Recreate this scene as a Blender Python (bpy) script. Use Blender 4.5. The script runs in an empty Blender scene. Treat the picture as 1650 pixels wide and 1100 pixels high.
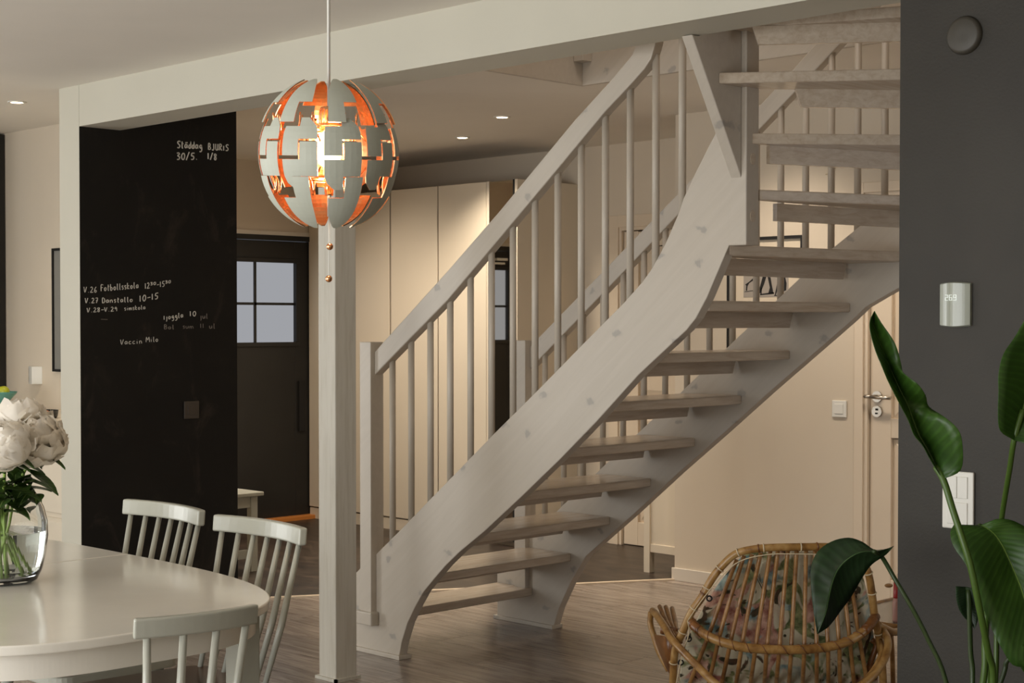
import bpy, bmesh, math, random
from mathutils import Vector, Matrix
rnd = random.Random(7)
S = bpy.context.scene
COL = S.collection

# ------------------------------------------------------------------ camera, world, exposure, big lights
F, YAW, PIT, PPY = 2517.8, math.radians(44.925), math.radians(1.156), 570.8
CU, CV, EYE = 4.7335, -3.7808, 1.39
cd = bpy.data.cameras.new('camera'); cam = bpy.data.objects.new('camera', cd); COL.objects.link(cam)
cam.location = (CU, CV, EYE); cam.rotation_euler = (math.pi/2 - PIT, 0, YAW)
cd.sensor_width = 36; cd.lens = 36*F/1650; cd.shift_y = 20.8/1650; cd.clip_start = .05
S.camera = cam
vs = S.view_settings
S.display_settings.display_device = 'sRGB'
vs.view_transform = 'Standard'; vs.look = 'None'; vs.exposure = 0.0; vs.gamma = 1; vs.use_curve_mapping = False
w = bpy.data.worlds.new('world'); S.world = w; w.use_nodes = True
w.node_tree.nodes['Background'].inputs[0].default_value = (.75, .85, 1, 1)
w.node_tree.nodes['Background'].inputs[1].default_value = 1.0
S.cycles.max_bounces = 8; S.cycles.caustics_reflective = False; S.cycles.caustics_refractive = True
S.cycles.sample_clamp_indirect = 4

def light(name, kind, loc, power, col=(1, 1, 1), size=1, sy=None, rot=(0, 0, 0), **kw):
    d = bpy.data.lights.new(name, kind); d.energy = power; d.color = col
    if kind == 'AREA':
        d.shape = 'RECTANGLE'; d.size = size; d.size_y = sy or size
    else:
        d.shadow_soft_size = size
    for k, v in kw.items(): setattr(d, k, v)
    o = bpy.data.objects.new(name, d); COL.objects.link(o); o.location = loc; o.rotation_euler = rot
    return o
R90 = math.pi/2
# daylight through the dining room windows (left wall, and patio window behind the camera's left)
light('window_light_left', 'AREA', (-4.55, -3.5, 1.45), 88, (1, 1, .97), 2.6, 1.7, (0, -R90-.3, 0))
light('window_light_front', 'AREA', (1.3, -5.95, 1.15), 176, (1, 1, .97), 5.2, 1.7, (R90+.25, 0, 0))
# daylight from the window at the far right end of the stair room
light('window_light_right', 'AREA', (6.45, 1.55, 1.3), 14, (1, .9, .8), 1.8, 1.7, (0, R90, 0))
# unseen warm spots without fittings, added to brighten the hall and stair room
for u_, v_, p_, tilt, cone_ in ((-2.75, 1.7, 170, 0, 2.8), (-3.05, 2.2, 58, .12, 2.5), (.2, 2.1, 70, .46, 1.6), (1.2, 2.1, 76, .46, 1.6), (2.6, 2.1, 40, .46, 1.5), (4.2, 1.8, 40, .3, 1.7)):
    light('hall_fill_spot', 'SPOT', (u_, v_, 2.49), p_, (1, .86, .70), .12, spot_size=cone_, spot_blend=1, rot=(tilt, 0, 0))
# soft unseen light added upstairs, shining down the capped stairwell
light('upstairs_light', 'AREA', (1.2, .9, 4.4), 14, (1, .9, .8), 1.6, 1.0, (0, 0, 0))

# ------------------------------------------------------------------ pixel -> point on a real plane
def ray(x, y):
    a, b = (x-825)/F, (y-PPY)/F
    cp, sp = math.cos(PIT), math.sin(PIT); Z = cp-sp*b; Y = sp+cp*b
    c, s = math.cos(YAW), math.sin(YAW)
    return Vector((c*a-s*Z, s*a+c*Z, -Y))
CP = Vector((CU, CV, EYE))
def on(x, y, ax, val):
    d = ray(x, y); i = 'uvh'.index(ax); return CP + d*((val-CP[i])/d[i])
def dep(x, y, Z):
    d = ray(x, y); return CP + d*(Z/(-math.sin(YAW)*d.x+math.cos(YAW)*d.y))

# ------------------------------------------------------------------ materials
def lin(c):
    return tuple((x/255/12.92 if x/255 <= .04045 else ((x/255+.055)/1.055)**2.4) for x in c) + (1,)
def mat(name, rgb, rough=.5, metal=0, spec=.5):
    m = bpy.data.materials.new(name); m.use_nodes = True
    b = m.node_tree.nodes['Principled BSDF']
    b.inputs['Base Color'].default_value = lin(rgb); b.inputs['Roughness'].default_value = rough
    b.inputs['Metallic'].default_value = metal; b.inputs['Specular IOR Level'].default_value = spec
    return m
def N(m, t, **kw):
    n = m.node_tree.nodes.new(t)
    for k, v in kw.items(): setattr(n, k, v)
    return n
def L(m, a, b): m.node_tree.links.new(a, b)
def coords(m, scale=(1, 1, 1), kind='Object', rot=(0, 0, 0)):
    tc = N(m, 'ShaderNodeTexCoord'); mp = N(m, 'ShaderNodeMapping')
    mp.inputs['Scale'].default_value = scale; mp.inputs['Rotation'].default_value = rot
    L(m, tc.outputs[kind], mp.inputs[0]); return mp.outputs[0]
def noise(m, vec, scale, detail=3, rough=.55, dist=0):
    n = N(m, 'ShaderNodeTexNoise'); n.inputs['Scale'].default_value = scale; n.inputs['Detail'].default_value = detail
    n.inputs['Roughness'].default_value = rough; n.inputs['Distortion'].default_value = dist
    L(m, vec, n.inputs['Vector']); return n.outputs['Fac']
def ramp(m, fac, stops):
    r = N(m, 'ShaderNodeValToRGB'); e = r.color_ramp.elements
    while len(e) < len(stops): e.new(.5)
    for el, (p, c) in zip(e, stops): el.position = p; el.color = lin(c) if len(c) == 3 else c
    L(m, fac, r.inputs[0]); return r.outputs[0]
def mix(m, fac, a, b, mode='MIX'):
    n = N(m, 'ShaderNodeMix', data_type='RGBA', blend_type=mode)
    for sock, v in ((n.inputs[0], fac), (n.inputs[6], a), (n.inputs[7], b)):
        if hasattr(v, 'is_linked'): L(m, v, sock)
        else: sock.default_value = v
    return n.outputs[2]
def bsdf(m): return m.node_tree.nodes['Principled BSDF']
def setcol(m, c): L(m, c, bsdf(m).inputs['Base Color'])
def bump(m, fac, strength=.2, dist=.01):
    b = N(m, 'ShaderNodeBump'); b.inputs['Strength'].default_value = strength; b.inputs['Distance'].default_value = dist
    L(m, fac, b.inputs['Height']); L(m, b.outputs[0], bsdf(m).inputs['Normal'])

def grad_paint(name, rgb, rough=.6, amt=6, sc=2.0, b=.06, bs=300):
    m = mat(name, rgb, rough); v = coords(m)
    hi = tuple(min(255, c+amt) for c in rgb); lo = tuple(max(0, c-amt) for c in rgb)
    setcol(m, ramp(m, noise(m, v, sc), [(.3, lo), (.7, hi)])); bump(m, noise(m, v, bs, 2), b, .002); return m
M = {}
M['ceil'] = grad_paint('white ceiling paint', (236, 230, 220), .85, 2)
M['beam'] = grad_paint('white wall paint', (203, 199, 184), .6, 2)
M['warmwall'] = grad_paint('warm white wall paint', (216, 203, 184), .7, 2)
M['darkwall'] = grad_paint('charcoal wall paint', (42, 38, 30), .62, 5, 3, .35, 120)
M['trimwhite'] = grad_paint('white trim enamel', (220, 212, 200), .4, 2)
M['cab'] = grad_paint('white cabinet lacquer', (222, 210, 190), .38, 2)
M['door_white'] = grad_paint('white door enamel', (220, 204, 182), .4, 2)
M['table'] = grad_paint('white table lacquer', (236, 231, 220), .14, 3, 6, .02)
M['chair'] = grad_paint('white chair lacquer', (174, 174, 162), .28, 3, 6)
M['plastic'] = mat('white plastic', (225, 223, 215), .35)
M['plasticdk'] = mat('black plastic', (30, 27, 24), .4)
M['steel'] = mat('brushed steel', (190, 182, 170), .3, 1)
M['black'] = grad_paint('black front door paint', (26, 25, 23), .42, 4, 3, .1, 60)
M['gap'] = mat('dark gap', (18, 14, 10), .8)
M['orange'] = mat('oak threshold', (190, 120, 55), .4)
M['mirror'] = mat('mirror', (225, 220, 210), .02, 1)
def post_mat():
    m = mat('whitewashed post', (200, 196, 186), .55); v = coords(m, (14, 14, 1.2))
    setcol(m, ramp(m, noise(m, v, 3, 5, .6), [(.25, (174, 167, 152)), (.5, (190, 185, 173)), (.8, (197, 192, 181))])); bump(m, noise(m, v, 6, 4), .12, .004); return m
M['post'] = post_mat()
def stair_mat():
    m = mat('whitewashed pine', (205, 198, 188), .42); v = coords(m)
    r1 = coords(m, (1, 1, 1), rot=(0, .70, 0)); mp2 = N(m, 'ShaderNodeMapping'); mp2.inputs['Scale'].default_value = (1.6, 26, 26); L(m, r1, mp2.inputs[0])
    g = noise(m, mp2.outputs[0], 1.6, 4, .55, .5); lo = noise(m, v, 1.3, 2)
    base = ramp(m, g, [(.3, (189, 180, 167)), (.55, (193, 184, 171)), (.8, (197, 188, 176))])
    base = mix(m, ramp(m, lo, [(.35, (0, 0, 0)), (.75, (90, 90, 90))]), base, lin((182, 172, 161)))
    vo = N(m, 'ShaderNodeTexVoronoi'); vo.inputs['Scale'].default_value = 4.2; vo.voronoi_dimensions = '2D'
    nz_ = N(m, 'ShaderNodeTexNoise'); nz_.inputs['Scale'].default_value = 30; L(m, v, nz_.inputs['Vector'])
    sc_ = N(m, 'ShaderNodeVectorMath', operation='SCALE'); sc_.inputs['Scale'].default_value = .05; L(m, nz_.outputs['Color'], sc_.inputs[0])
    ad_ = N(m, 'ShaderNodeVectorMath', operation='ADD'); L(m, coords(m, (.85, 1, 1.15), rot=(R90, 0, 0)), ad_.inputs[0]); L(m, sc_.outputs[0], ad_.inputs[1])
    L(m, ad_.outputs[0], vo.inputs['Vector'])
    k = ramp(m, vo.outputs['Distance'], [(.04, (255, 255, 255)), (.075, (90, 90, 90)), (.12, (0, 0, 0))])
    k2 = mix(m, .5, (0, 0, 0, 1), k)
    setcol(m, mix(m, k2, base, lin((132, 128, 126)))); bump(m, g, .05, .002); return m
M['stair'] = stair_mat()
M['baluster'] = grad_paint('whitewashed dowel', (190, 180, 166), .45, 3, 5)
def tread_mat():
    m = mat('stair tread pine', (200, 186, 168), .24)
    g = noise(m, coords(m, (26, 2.5, 26)), 2, 5, .6, .4)
    setcol(m, ramp(m, g, [(.3, (184, 166, 146)), (.6, (202, 188, 170)), (.85, (208, 196, 180))])); return m
M['tread'] = tread_mat()
def plank_mat():
    m = mat('grey brown laminate plank', (120, 106, 94), .24); oi = N(m, 'ShaderNodeObjectInfo')
    add = N(m, 'ShaderNodeVectorMath', operation='ADD'); sc = N(m, 'ShaderNodeVectorMath', operation='SCALE')
    L(m, oi.outputs['Location'], sc.inputs[0]); sc.inputs['Scale'].default_value = 3.3
    L(m, coords(m, (1.1, 13, 1)), add.inputs[0]); L(m, sc.outputs[0], add.inputs[1])
    g = noise(m, add.outputs[0], 2.4, 6, .62, 1.2)
    c = ramp(m, g, [(.22, (84, 71, 61)), (.42, (136, 122, 110)), (.58, (162, 149, 137)), (.8, (182, 170, 158))])
    t = ramp(m, oi.outputs['Random'], [(0, (222, 222, 222)), (1, (255, 255, 255))])
    setcol(m, mix(m, 1.0, c, t, 'MULTIPLY')); bump(m, g, .08, .003); return m
M['plank'] = plank_mat()
def hall_mat():
    m = mat('dark hall vinyl', (66, 54, 43), .4); v = coords(m, (.8, 2.2, 1))
    g = noise(m, v, 2.6, 6, .6, 1.6)
    setcol(m, ramp(m, g, [(.3, (26, 19, 14)), (.5, (48, 38, 30)), (.7, (70, 58, 47))])); return m
M['hallfloor'] = hall_mat()
def board_mat():
    m = mat('chalkboard paint', (24, 21, 17), .65, 0, .3); v = coords(m)
    g = noise(m, v, 2.2, 6, .65, 1.0); g2 = noise(m, coords(m, (1, 2.4, 1.3)), 2.2, 5, .72, .8)
    a = ramp(m, g, [(.45, (15, 13, 10)), (.62, (20, 18, 14)), (.78, (40, 35, 29))])
    b = ramp(m, g2, [(.56, (0, 0, 0)), (.85, (50, 43, 36))])
    setcol(m, mix(m, 1.0, a, b, 'ADD')); return m
M['board'] = board_mat()
def chalk_mat(): return mat('chalk', (205, 200, 188), .9)
M['chalk'] = chalk_mat()
M['chalkfaint'] = mat('faint chalk', (120, 112, 102), .9)
M['lampwhite'] = mat('matte lamp white', (182, 185, 172), .55)
M['copper'] = mat('polished copper', (238, 176, 128), .2, 1)
def emit(name, rgb, st):
    m = bpy.data.materials.new(name); m.use_nodes = True; nt = m.node_tree; nt.nodes.clear()
    e = nt.nodes.new('ShaderNodeEmission'); o = nt.nodes.new('ShaderNodeOutputMaterial')
    e.inputs[0].default_value = lin(rgb); e.inputs[1].default_value = st; nt.links.new(e.outputs[0], o.inputs[0]); return m
M['bulb'] = emit('lit bulb', (255, 205, 130), 22)
M['spot'] = emit('lit downlight', (255, 226, 185), 14)
M['pane'] = emit('daylit frosted glass', (196, 198, 204), .62)
M['digit'] = emit('lit display digits', (240, 245, 235), 1.0)
def glass_mat(name, rgb, ior=1.45):
    m = mat(name, rgb, 0.0); b = bsdf(m); b.inputs['Transmission Weight'].default_value = 1; b.inputs['IOR'].default_value = ior; return m
M['glass'] = glass_mat('clear glass', (253, 254, 253), 1.36)
M['water'] = glass_mat('water', (248, 252, 248), 1.33)
M['tglass'] = mat('grey glass table top', (150, 146, 138), .12)
def bamboo(name, lo, mid, hi):
    m = mat(name, mid, .3); v = coords(m, (6, 6, 6)); g = noise(m, v, 3, 4, .6, .6)
    setcol(m, ramp(m, g, [(.3, lo), (.5, mid), (.72, hi)])); return m
M['bamboo'] = bamboo('honey bamboo', (112, 74, 34), (160, 120, 66), (184, 150, 98))
M['rattan'] = bamboo('brown rattan', (104, 66, 30), (148, 106, 58), (180, 138, 86))
M['wrap'] = bamboo('dark rattan binding', (84, 48, 20), (120, 76, 36), (146, 98, 54))
M['string'] = mat('pale cord', (206, 190, 158), .8)
def fabric_mat():
    m = mat('floral cushion cotton', (205, 196, 170), .85); v = coords(m)
    base = ramp(m, noise(m, v, 5, 3), [(.3, (188, 178, 150)), (.7, (212, 206, 184))])
    def blob(sc, lo, hi, off, col1, col2, prev, dist=1.2):
        mp = N(m, 'ShaderNodeMapping'); mp.inputs['Location'].default_value = off; L(m, v, mp.inputs[0])
        f = ramp(m, noise(m, mp.outputs[0], sc, 2, .5, dist), [(lo, (0, 0, 0)), (hi, (255, 255, 255))])
        c = ramp(m, noise(m, mp.outputs[0], sc*4.5, 3, .6), [(.35, col1), (.65, col2)])
        return mix(m, f, prev, c)
    c = blob(8, .53, .58, (3, 1, 2), (78, 90, 50), (150, 152, 104), base, 2.0)
    c = blob(6, .56, .62, (7, 4, 1), (140, 84, 70), (208, 168, 148), c)
    c = blob(7, .57, .63, (1, 8, 5), (84, 112, 116), (164, 178, 170), c)
    c = blob(10, .60, .64, (11, 3, 9), (44, 50, 30), (92, 66, 46), c, 2.5)
    setcol(m, c); bump(m, noise(m, v, 18, 3), .35, .02); return m
M['fabric'] = fabric_mat()
def leaf_mat(name, dk, mid, vein, freq=26.):
    m = mat(name, mid, .38, 0, .35); tc = N(m, 'ShaderNodeTexCoord'); sp = N(m, 'ShaderNodeSeparateXYZ'); L(m, tc.outputs['UV'], sp.inputs[0])
    ab = N(m, 'ShaderNodeMath', operation='ABSOLUTE'); su = N(m, 'ShaderNodeMath', operation='SUBTRACT'); su.inputs[1].default_value = .5
    L(m, sp.outputs[0], su.inputs[0]); L(m, su.outputs[0], ab.inputs[0])
    ml = N(m, 'ShaderNodeMath', operation='MULTIPLY_ADD'); ml.inputs[1].default_value = -.35; L(m, ab.outputs[0], ml.inputs[0]); L(m, sp.outputs[1], ml.inputs[2])
    s2 = N(m, 'ShaderNodeMath', operation='MULTIPLY'); s2.inputs[1].default_value = freq*6.28; L(m, ml.outputs[0], s2.inputs[0])
    si = N(m, 'ShaderNodeMath', operation='SINE'); L(m, s2.outputs[0], si.inputs[0])
    g = noise(m, coords(m), 9, 3)
    c = ramp(m, g, [(.3, dk), (.7, mid)])
    st = ramp(m, si.outputs[0], [(.0, (226, 226, 226)), (1, (255, 255, 255))])
    c = mix(m, 1., c, st, 'MULTIPLY')
    mid_f = ramp(m, ab.outputs[0], [(.012, (255, 255, 255)), (.03, (0, 0, 0))])
    setcol(m, mix(m, mid_f, c, lin(vein))); bump(m, si.outputs[0], .10, .002)
    return m
M['leaf'] = leaf_mat('strelitzia leaf', (40, 70, 20), (66, 102, 36), (120, 150, 64), 22)
M['leafdk'] = leaf_mat('glossy dark leaf', (28, 48, 26), (42, 66, 36), (88, 118, 66), 16)
M['stem'] = mat('green plant stem', (70, 96, 34), .4)
M['stemdk'] = mat('dark green plant stem', (44, 62, 26), .4)
M['petal'] = mat('white peony petal', (246, 240, 230), .6)
def translucent(m, f, rgb):
    t = N(m, 'ShaderNodeBsdfTranslucent'); t.inputs[0].default_value = lin(rgb); x = N(m, 'ShaderNodeMixShader'); x.inputs[0].default_value = f
    o = [n for n in m.node_tree.nodes if n.type == 'OUTPUT_MATERIAL'][0]
    L(m, bsdf(m).outputs[0], x.inputs[1]); L(m, t.outputs[0], x.inputs[2]); L(m, x.outputs[0], o.inputs[0])
translucent(M['petal'], .38, (250, 244, 232))
M['petalcore'] = mat('yellow stamens', (190, 160, 80), .7)
M['fleaf'] = leaf_mat('peony leaf', (36, 58, 22), (74, 104, 44), (120, 140, 80), 8)
M['fstem'] = mat('peony stem', (160, 190, 92), .4)
M['seat'] = mat('brown seat lacquer', (92, 70, 50), .3)
M['turq'] = mat('turquoise enamel', (96, 160, 150), .3)
M['lime'] = mat('lime skin', (176, 180, 40), .4)
M['greenbox'] = mat('green tin', (60, 84, 40), .5)
M['salmon'] = mat('salmon ceramic', (214, 140, 104), .5)
M['picgrey'] = mat('picture grey', (132, 130, 124), .5)
M['picwhite'] = mat('picture mount', (222, 208, 186), .6)
M['picblack'] = mat('picture black', (20, 17, 14), .5)
M['photogrey'] = mat('photo grey', (165, 156, 146), .5)
M['redcap'] = mat('red plastic cap', (170, 50, 50), .35)
M['pinkglass'] = mat('pink bottle', (196, 150, 140), .15)
M['pot'] = mat('grey planter', (90, 88, 84), .5)
M['soil'] = mat('potting soil', (40, 30, 22), .9)

# ------------------------------------------------------------------ mesh builder
class MB:
    def __init__(s): s.v = []; s.f = []; s.m = []; s.uv = {}
    def add(s, vs, fs, mi=0):
        o = len(s.v); s.v += [tuple(p) for p in vs]
        for f in fs: s.f.append(tuple(i+o for i in f)); s.m.append(mi)
        return s
    def box(s, a, b, mi=0):
        (x0, y0, z0), (x1, y1, z1) = tuple(map(min, zip(a, b))), tuple(map(max, zip(a, b)))
        return s.add([(x0, y0, z0), (x1, y0, z0), (x1, y1, z0), (x0, y1, z0), (x0, y0, z1), (x1, y0, z1), (x1, y1, z1), (x0, y1, z1)],
                     [(3, 2, 1, 0), (4, 5, 6, 7), (0, 1, 5, 4), (1, 2, 6, 5), (2, 3, 7, 6), (3, 0, 4, 7)], mi)
    def prism(s, pts, ax, a, b, mi=0):
        """polygon pts (2D) extruded along axis; ax 'x': pts=(y,z), 'y': pts=(x,z), 'z': pts=(x,y)"""
        def P(p, t): return {'x': (t, p[0], p[1]), 'y': (p[0], t, p[1]), 'z': (p[0], p[1], t)}[ax]
        ar = sum(p[0]*q[1]-q[0]*p[1] for p, q in zip(pts, pts[1:]+pts[:1]))
        if (ar < 0) != (ax == 'y'): pts = pts[::-1]
        lo, hi = min(a, b), max(a, b); n = len(pts)
        vs = [P(p, lo) for p in pts] + [P(p, hi) for p in pts]
        return s.add(vs, [tuple(range(n))[::-1], tuple(range(n, 2*n))] + [(i, (i+1) % n, n+(i+1) % n, n+i) for i in range(n)], mi)
    def tube(s, pts, r, seg=10, mi=0, cap=True, closed=False, flat=1.0):
        pts = [Vector(p) for p in pts]; n = len(pts)
        rs = r if isinstance(r, (list, tuple)) else [r]*n
        vs = []; prev = None
        for i, p in enumerate(pts):
            t = (pts[(i+1) % n]-pts[i-1]) if closed or 0 < i < n-1 else (pts[1]-pts[0] if i == 0 else pts[-1]-pts[-2])
            t = t.normalized() if t.length > 1e-9 else Vector((0, 0, 1))
            if prev is None:
                up = Vector((0, 0, 1)) if abs(t.z) < .9 else Vector((1, 0, 0)); nx = t.cross(up).normalized()
            else:
                nx = (prev - t*prev.dot(t)); nx = nx.normalized() if nx.length > 1e-6 else t.orthogonal().normalized()
            prev = nx; ny = t.cross(nx)
            for k in range(seg):
                a = 2*math.pi*k/seg; vs.append(p+nx*rs[i]*math.cos(a)+ny*rs[i]*flat*math.sin(a))
        fs = [(i*seg+k, i*seg+(k+1) % seg, ((i+1) % n)*seg+(k+1) % seg, ((i+1) % n)*seg+k) for i in range(n if closed else n-1) for k in range(seg)]
        if cap and not closed: fs += [tuple(range(seg))[::-1], tuple((n-1)*seg+k for k in range(seg))]
        return s.add(vs, fs, mi)
    def lathe(s, prof, c=(0, 0, 0), seg=32, mi=0, close=False):
        n = len(prof); vs = [(c[0]+r*math.cos(2*math.pi*k/seg), c[1]+r*math.sin(2*math.pi*k/seg), c[2]+z) for r, z in prof for k in range(seg)]
        fs = [(i*seg+k, i*seg+(k+1) % seg, ((i+1) % n)*seg+(k+1) % seg, ((i+1) % n)*seg+k) for i in range(n if close else n-1) for k in range(seg)]
        if not close:
            if prof[0][0] > 1e-6: fs.append(tuple(range(seg))[::-1])
            if prof[-1][0] > 1e-6: fs.append(tuple((n-1)*seg+k for k in range(seg)))
        return s.add(vs, fs, mi)
    def sphere(s, c, r, seg=20, rings=12, mi=0, sc=(1, 1, 1)):
        prof = [(r*math.sin(math.pi*i/rings), -r*math.cos(math.pi*i/rings)) for i in range(rings+1)]
        prof[0] = (r*.002, -r); prof[-1] = (r*.002, r)
        o = len(s.v); s.lathe(prof, (0, 0, 0), seg, mi)
        for i in range(o, len(s.v)):
            x, y, z = s.v[i]; s.v[i] = (c[0]+x*sc[0], c[1]+y*sc[1], c[2]+z*sc[2])
        return s
    def grid(s, rows, uvs=None, mi=0):
        """rows: list of equal-length point lists"""
        n, k = len(rows), len(rows[0]); o = len(s.f)
        s.add([p for r in rows for p in r], [(i*k+j, i*k+j+1, (i+1)*k+j+1, (i+1)*k+j) for i in range(n-1) for j in range(k-1)], mi)
        for q, (i, j) in enumerate((i, j) for i in range(n-1) for j in range(k-1)):
            s.uv[o+q] = [(jj/(k-1), ii/(n-1)) for ii, jj in ((i, j), (i, j+1), (i+1, j+1), (i+1, j))]
        return s
    def build(s, name, mats, parent=None, smooth=False, bevel=0, seg=2, solid=0, weld=False, sub=0, origin=None):
        me = bpy.data.meshes.new(name)
        off = Vector(origin) if origin is not None else Vector((0, 0, 0))
        me.from_pydata([tuple(Vector(p)-off) for p in s.v], [], s.f)
        mats = mats if isinstance(mats, (list, tuple)) else [mats]
        for m in mats: me.materials.append(m)
        me.polygons.foreach_set('material_index', s.m)
        if s.uv:
            uvl = me.uv_layers.new(name='UVMap')
            for fi, uv in s.uv.items():
                for li, c in zip(me.polygons[fi].loop_indices, uv): uvl.data[li].uv = c
        if weld:
            bm = bmesh.new(); bm.from_mesh(me); bmesh.ops.remove_doubles(bm, verts=bm.verts, dist=1e-5); bm.to_mesh(me); bm.free()
        me.update()
        o = bpy.data.objects.new(name, me); COL.objects.link(o)
        o.location = off
        if parent is not None:
            o.parent = parent; 
            if origin is None or parent.type == 'EMPTY': o.location = off - parent.location if parent.get('_w') else off
        if smooth: me.polygons.foreach_set('use_smooth', [True]*len(me.polygons))
        if solid:
            md = o.modifiers.new('solid', 'SOLIDIFY'); md.thickness = solid; md.offset = 0
        if bevel:
            md = o.modifiers.new('bevel', 'BEVEL'); md.width = bevel; md.segments = seg; md.limit_method = 'ANGLE'; md.angle_limit = math.radians(40)
            if smooth: md.harden_normals = False
        if sub:
            md = o.modifiers.new('sub', 'SUBSURF'); md.levels = sub; md.render_levels = sub
        return o
def empty(name, loc=(0, 0, 0)):
    # world-aligned empty; children keep world coordinates (their vertices are moved into the empty's frame by '_w')
    o = bpy.data.objects.new(name, None); COL.objects.link(o); o.location = loc; o['_w'] = 1; o.empty_display_size = .1
    return o
def tag(o, label=None, cat=None, group=None, kind=None):
    if label: o['label'] = label
    if cat: o['category'] = cat
    if group: o['group'] = group
    if kind: o['kind'] = kind
    return o
def struct(o, label=None): return tag(o, label, None, None, 'structure')
def wall(name, m, *boxes, label=None, bevel=0):
    b = MB()
    for q in boxes: b.box(*q)
    return struct(b.build(name, m, bevel=bevel), label)
def interp(arr, x):
    for (a, b), (c, d) in zip(arr, arr[1:]):
        if a <= x <= c: return b+(d-b)*(x-a)/(c-a)
    return arr[0][1] if x < arr[0][0] else arr[-1][1]
def smooth_path(pts, n=6):
    pts = [Vector(p) for p in pts]; out = []
    q = [pts[0]*2-pts[1]] + pts + [pts[-1]*2-pts[-2]]
    for i in range(1, len(q)-2):
        p0, p1, p2, p3 = q[i-1:i+3]
        for k in range(n):
            t = k/n; out.append(.5*((2*p1)+(p2-p0)*t+(2*p0-5*p1+4*p2-p3)*t*t+(3*p1-p0-3*p2+p3)*t**3))
    out.append(pts[-1]); return out

# ================================================================== THE SETTING
HC, HS, VB = 2.508, 2.314, .2186
# floor: planks of the dining side, dark vinyl of the hall
fl = empty('floor'); struct(fl)
MB().box((-4.7, -6.1, -.08), (6.6, 4.6, -.012)).build('subfloor', M['plank'], fl)
def tline(v): return -1.913 + (v-.52)*(-.595+1.913)/(2.807-.52)       # the strip between the two floors
pw, pl = .19, 1.29
row = 0; v = -3.55
while v < 2.80:
    u0 = -4.6
    if v+pw > .66: u0 = tline(v+pw/2)
    u = -4.6 - (row*.43) % pl
    while u < 4.0:
        a, b = max(u, u0), min(u+pl, 4.0)
        if b-a > .04:
            v1 = min(v+pw, 2.80)
            mb = MB().box((a+.0012, v+.0012, -.012), (b-.0012, v1-.0012, 0))
            mb.build('plank', M['plank'], fl, origin=((a+b)/2, v+pw/2, 0))
        u += pl
    v += pw; row += 1
hp = [(-1.913, .52), (-.595, 2.807), (-.595, 3.72), (-4.15, 3.72), (-4.15, .75), (-1.913, .75)]
MB().prism(hp, 'z', -.011, .001).build('hall_vinyl', M['hallfloor'], fl)
d = Vector((-.595+1.913, 2.807-.52, 0)).normalized(); nrm = Vector((d.y, -d.x, 0))*.016
a, b = Vector((-1.913, .52, 0)), Vector((-.595, 2.807, 0))
MB().prism([tuple((a-nrm)[:2]), tuple((b-nrm)[:2]), tuple((b+nrm)[:2]), tuple((a+nrm)[:2])], 'z', -.01, .007).build('trim_1', mat('pale threshold strip', (214, 196, 172), .35), None)
struct(bpy.data.objects['trim_1'])
# outer parts of the floor (kitchen and beyond the planks) sit on the subfloor colour

# ceiling with the stair opening
OX0, OX1, OY1 = -.2, 2.62, 1.63
wall('ceiling', M['ceil'], ((-4.7, -6.1, HC), (6.6, VB, HC+.06)), ((-4.7, VB, HC), (OX0-.02, 4.6, HC+.06)), ((OX1, VB, HC), (6.6, 4.6, HC+.06)), ((OX0-.02, OY1+.02, HC), (OX1, 4.6, HC+.06)))
wall('beam', M['beam'], ((-1.913, 0, HS), (2.46, VB, HC+.3)))
# stair opening lining
t = MB().box((OX0-.02, VB, HC-.012), (OX0, OY1+.02, 2.80)).build('trim_2', M['stair'], None, bevel=.002); struct(t)
t = MB().box((OX0, OY1, HC-.012), (OX1, OY1+.02, 2.80)).build('trim_3', M['stair'], None, bevel=.002); struct(t)
MB().box((OX0, OY1-.06, 2.60), (OX0+.06, OY1, 2.66)).build('corner_block', M['stair'], t, bevel=.003)
wall('wall_stairwell', M['warmwall'], ((OX0-.12, VB, 2.80), (OX0-.02, OY1+.1, 4.6)), ((OX0-.1, OY1+.02, 2.80), (OX1, OY1+.12, 4.6)), ((OX1, 0, 2.57), (OX1+.1, OY1+.12, 4.6)), ((OX0-.12, VB-.1, 2.81), (OX1, VB, 4.6)), ((OX0-.12, VB-.1, 4.6), (OX1+.1, OY1+.12, 4.7)))

# partition with chalkboard paint
pt = empty('wall_chalkboard', (-2.0, 0, 0)); struct(pt)
MB().box((-2.098, 0, 0), (-1.915, .89, HC)).build('plaster', M['beam'], pt)
MB().box((-1.915, .0015, 0), (-1.913, .89, HC)).build('chalk_paint', M['board'], pt)
wall('wall_charcoal', M['darkwall'], ((2.46, 0, 0), (6.6, .2, HC+.3)))
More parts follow.
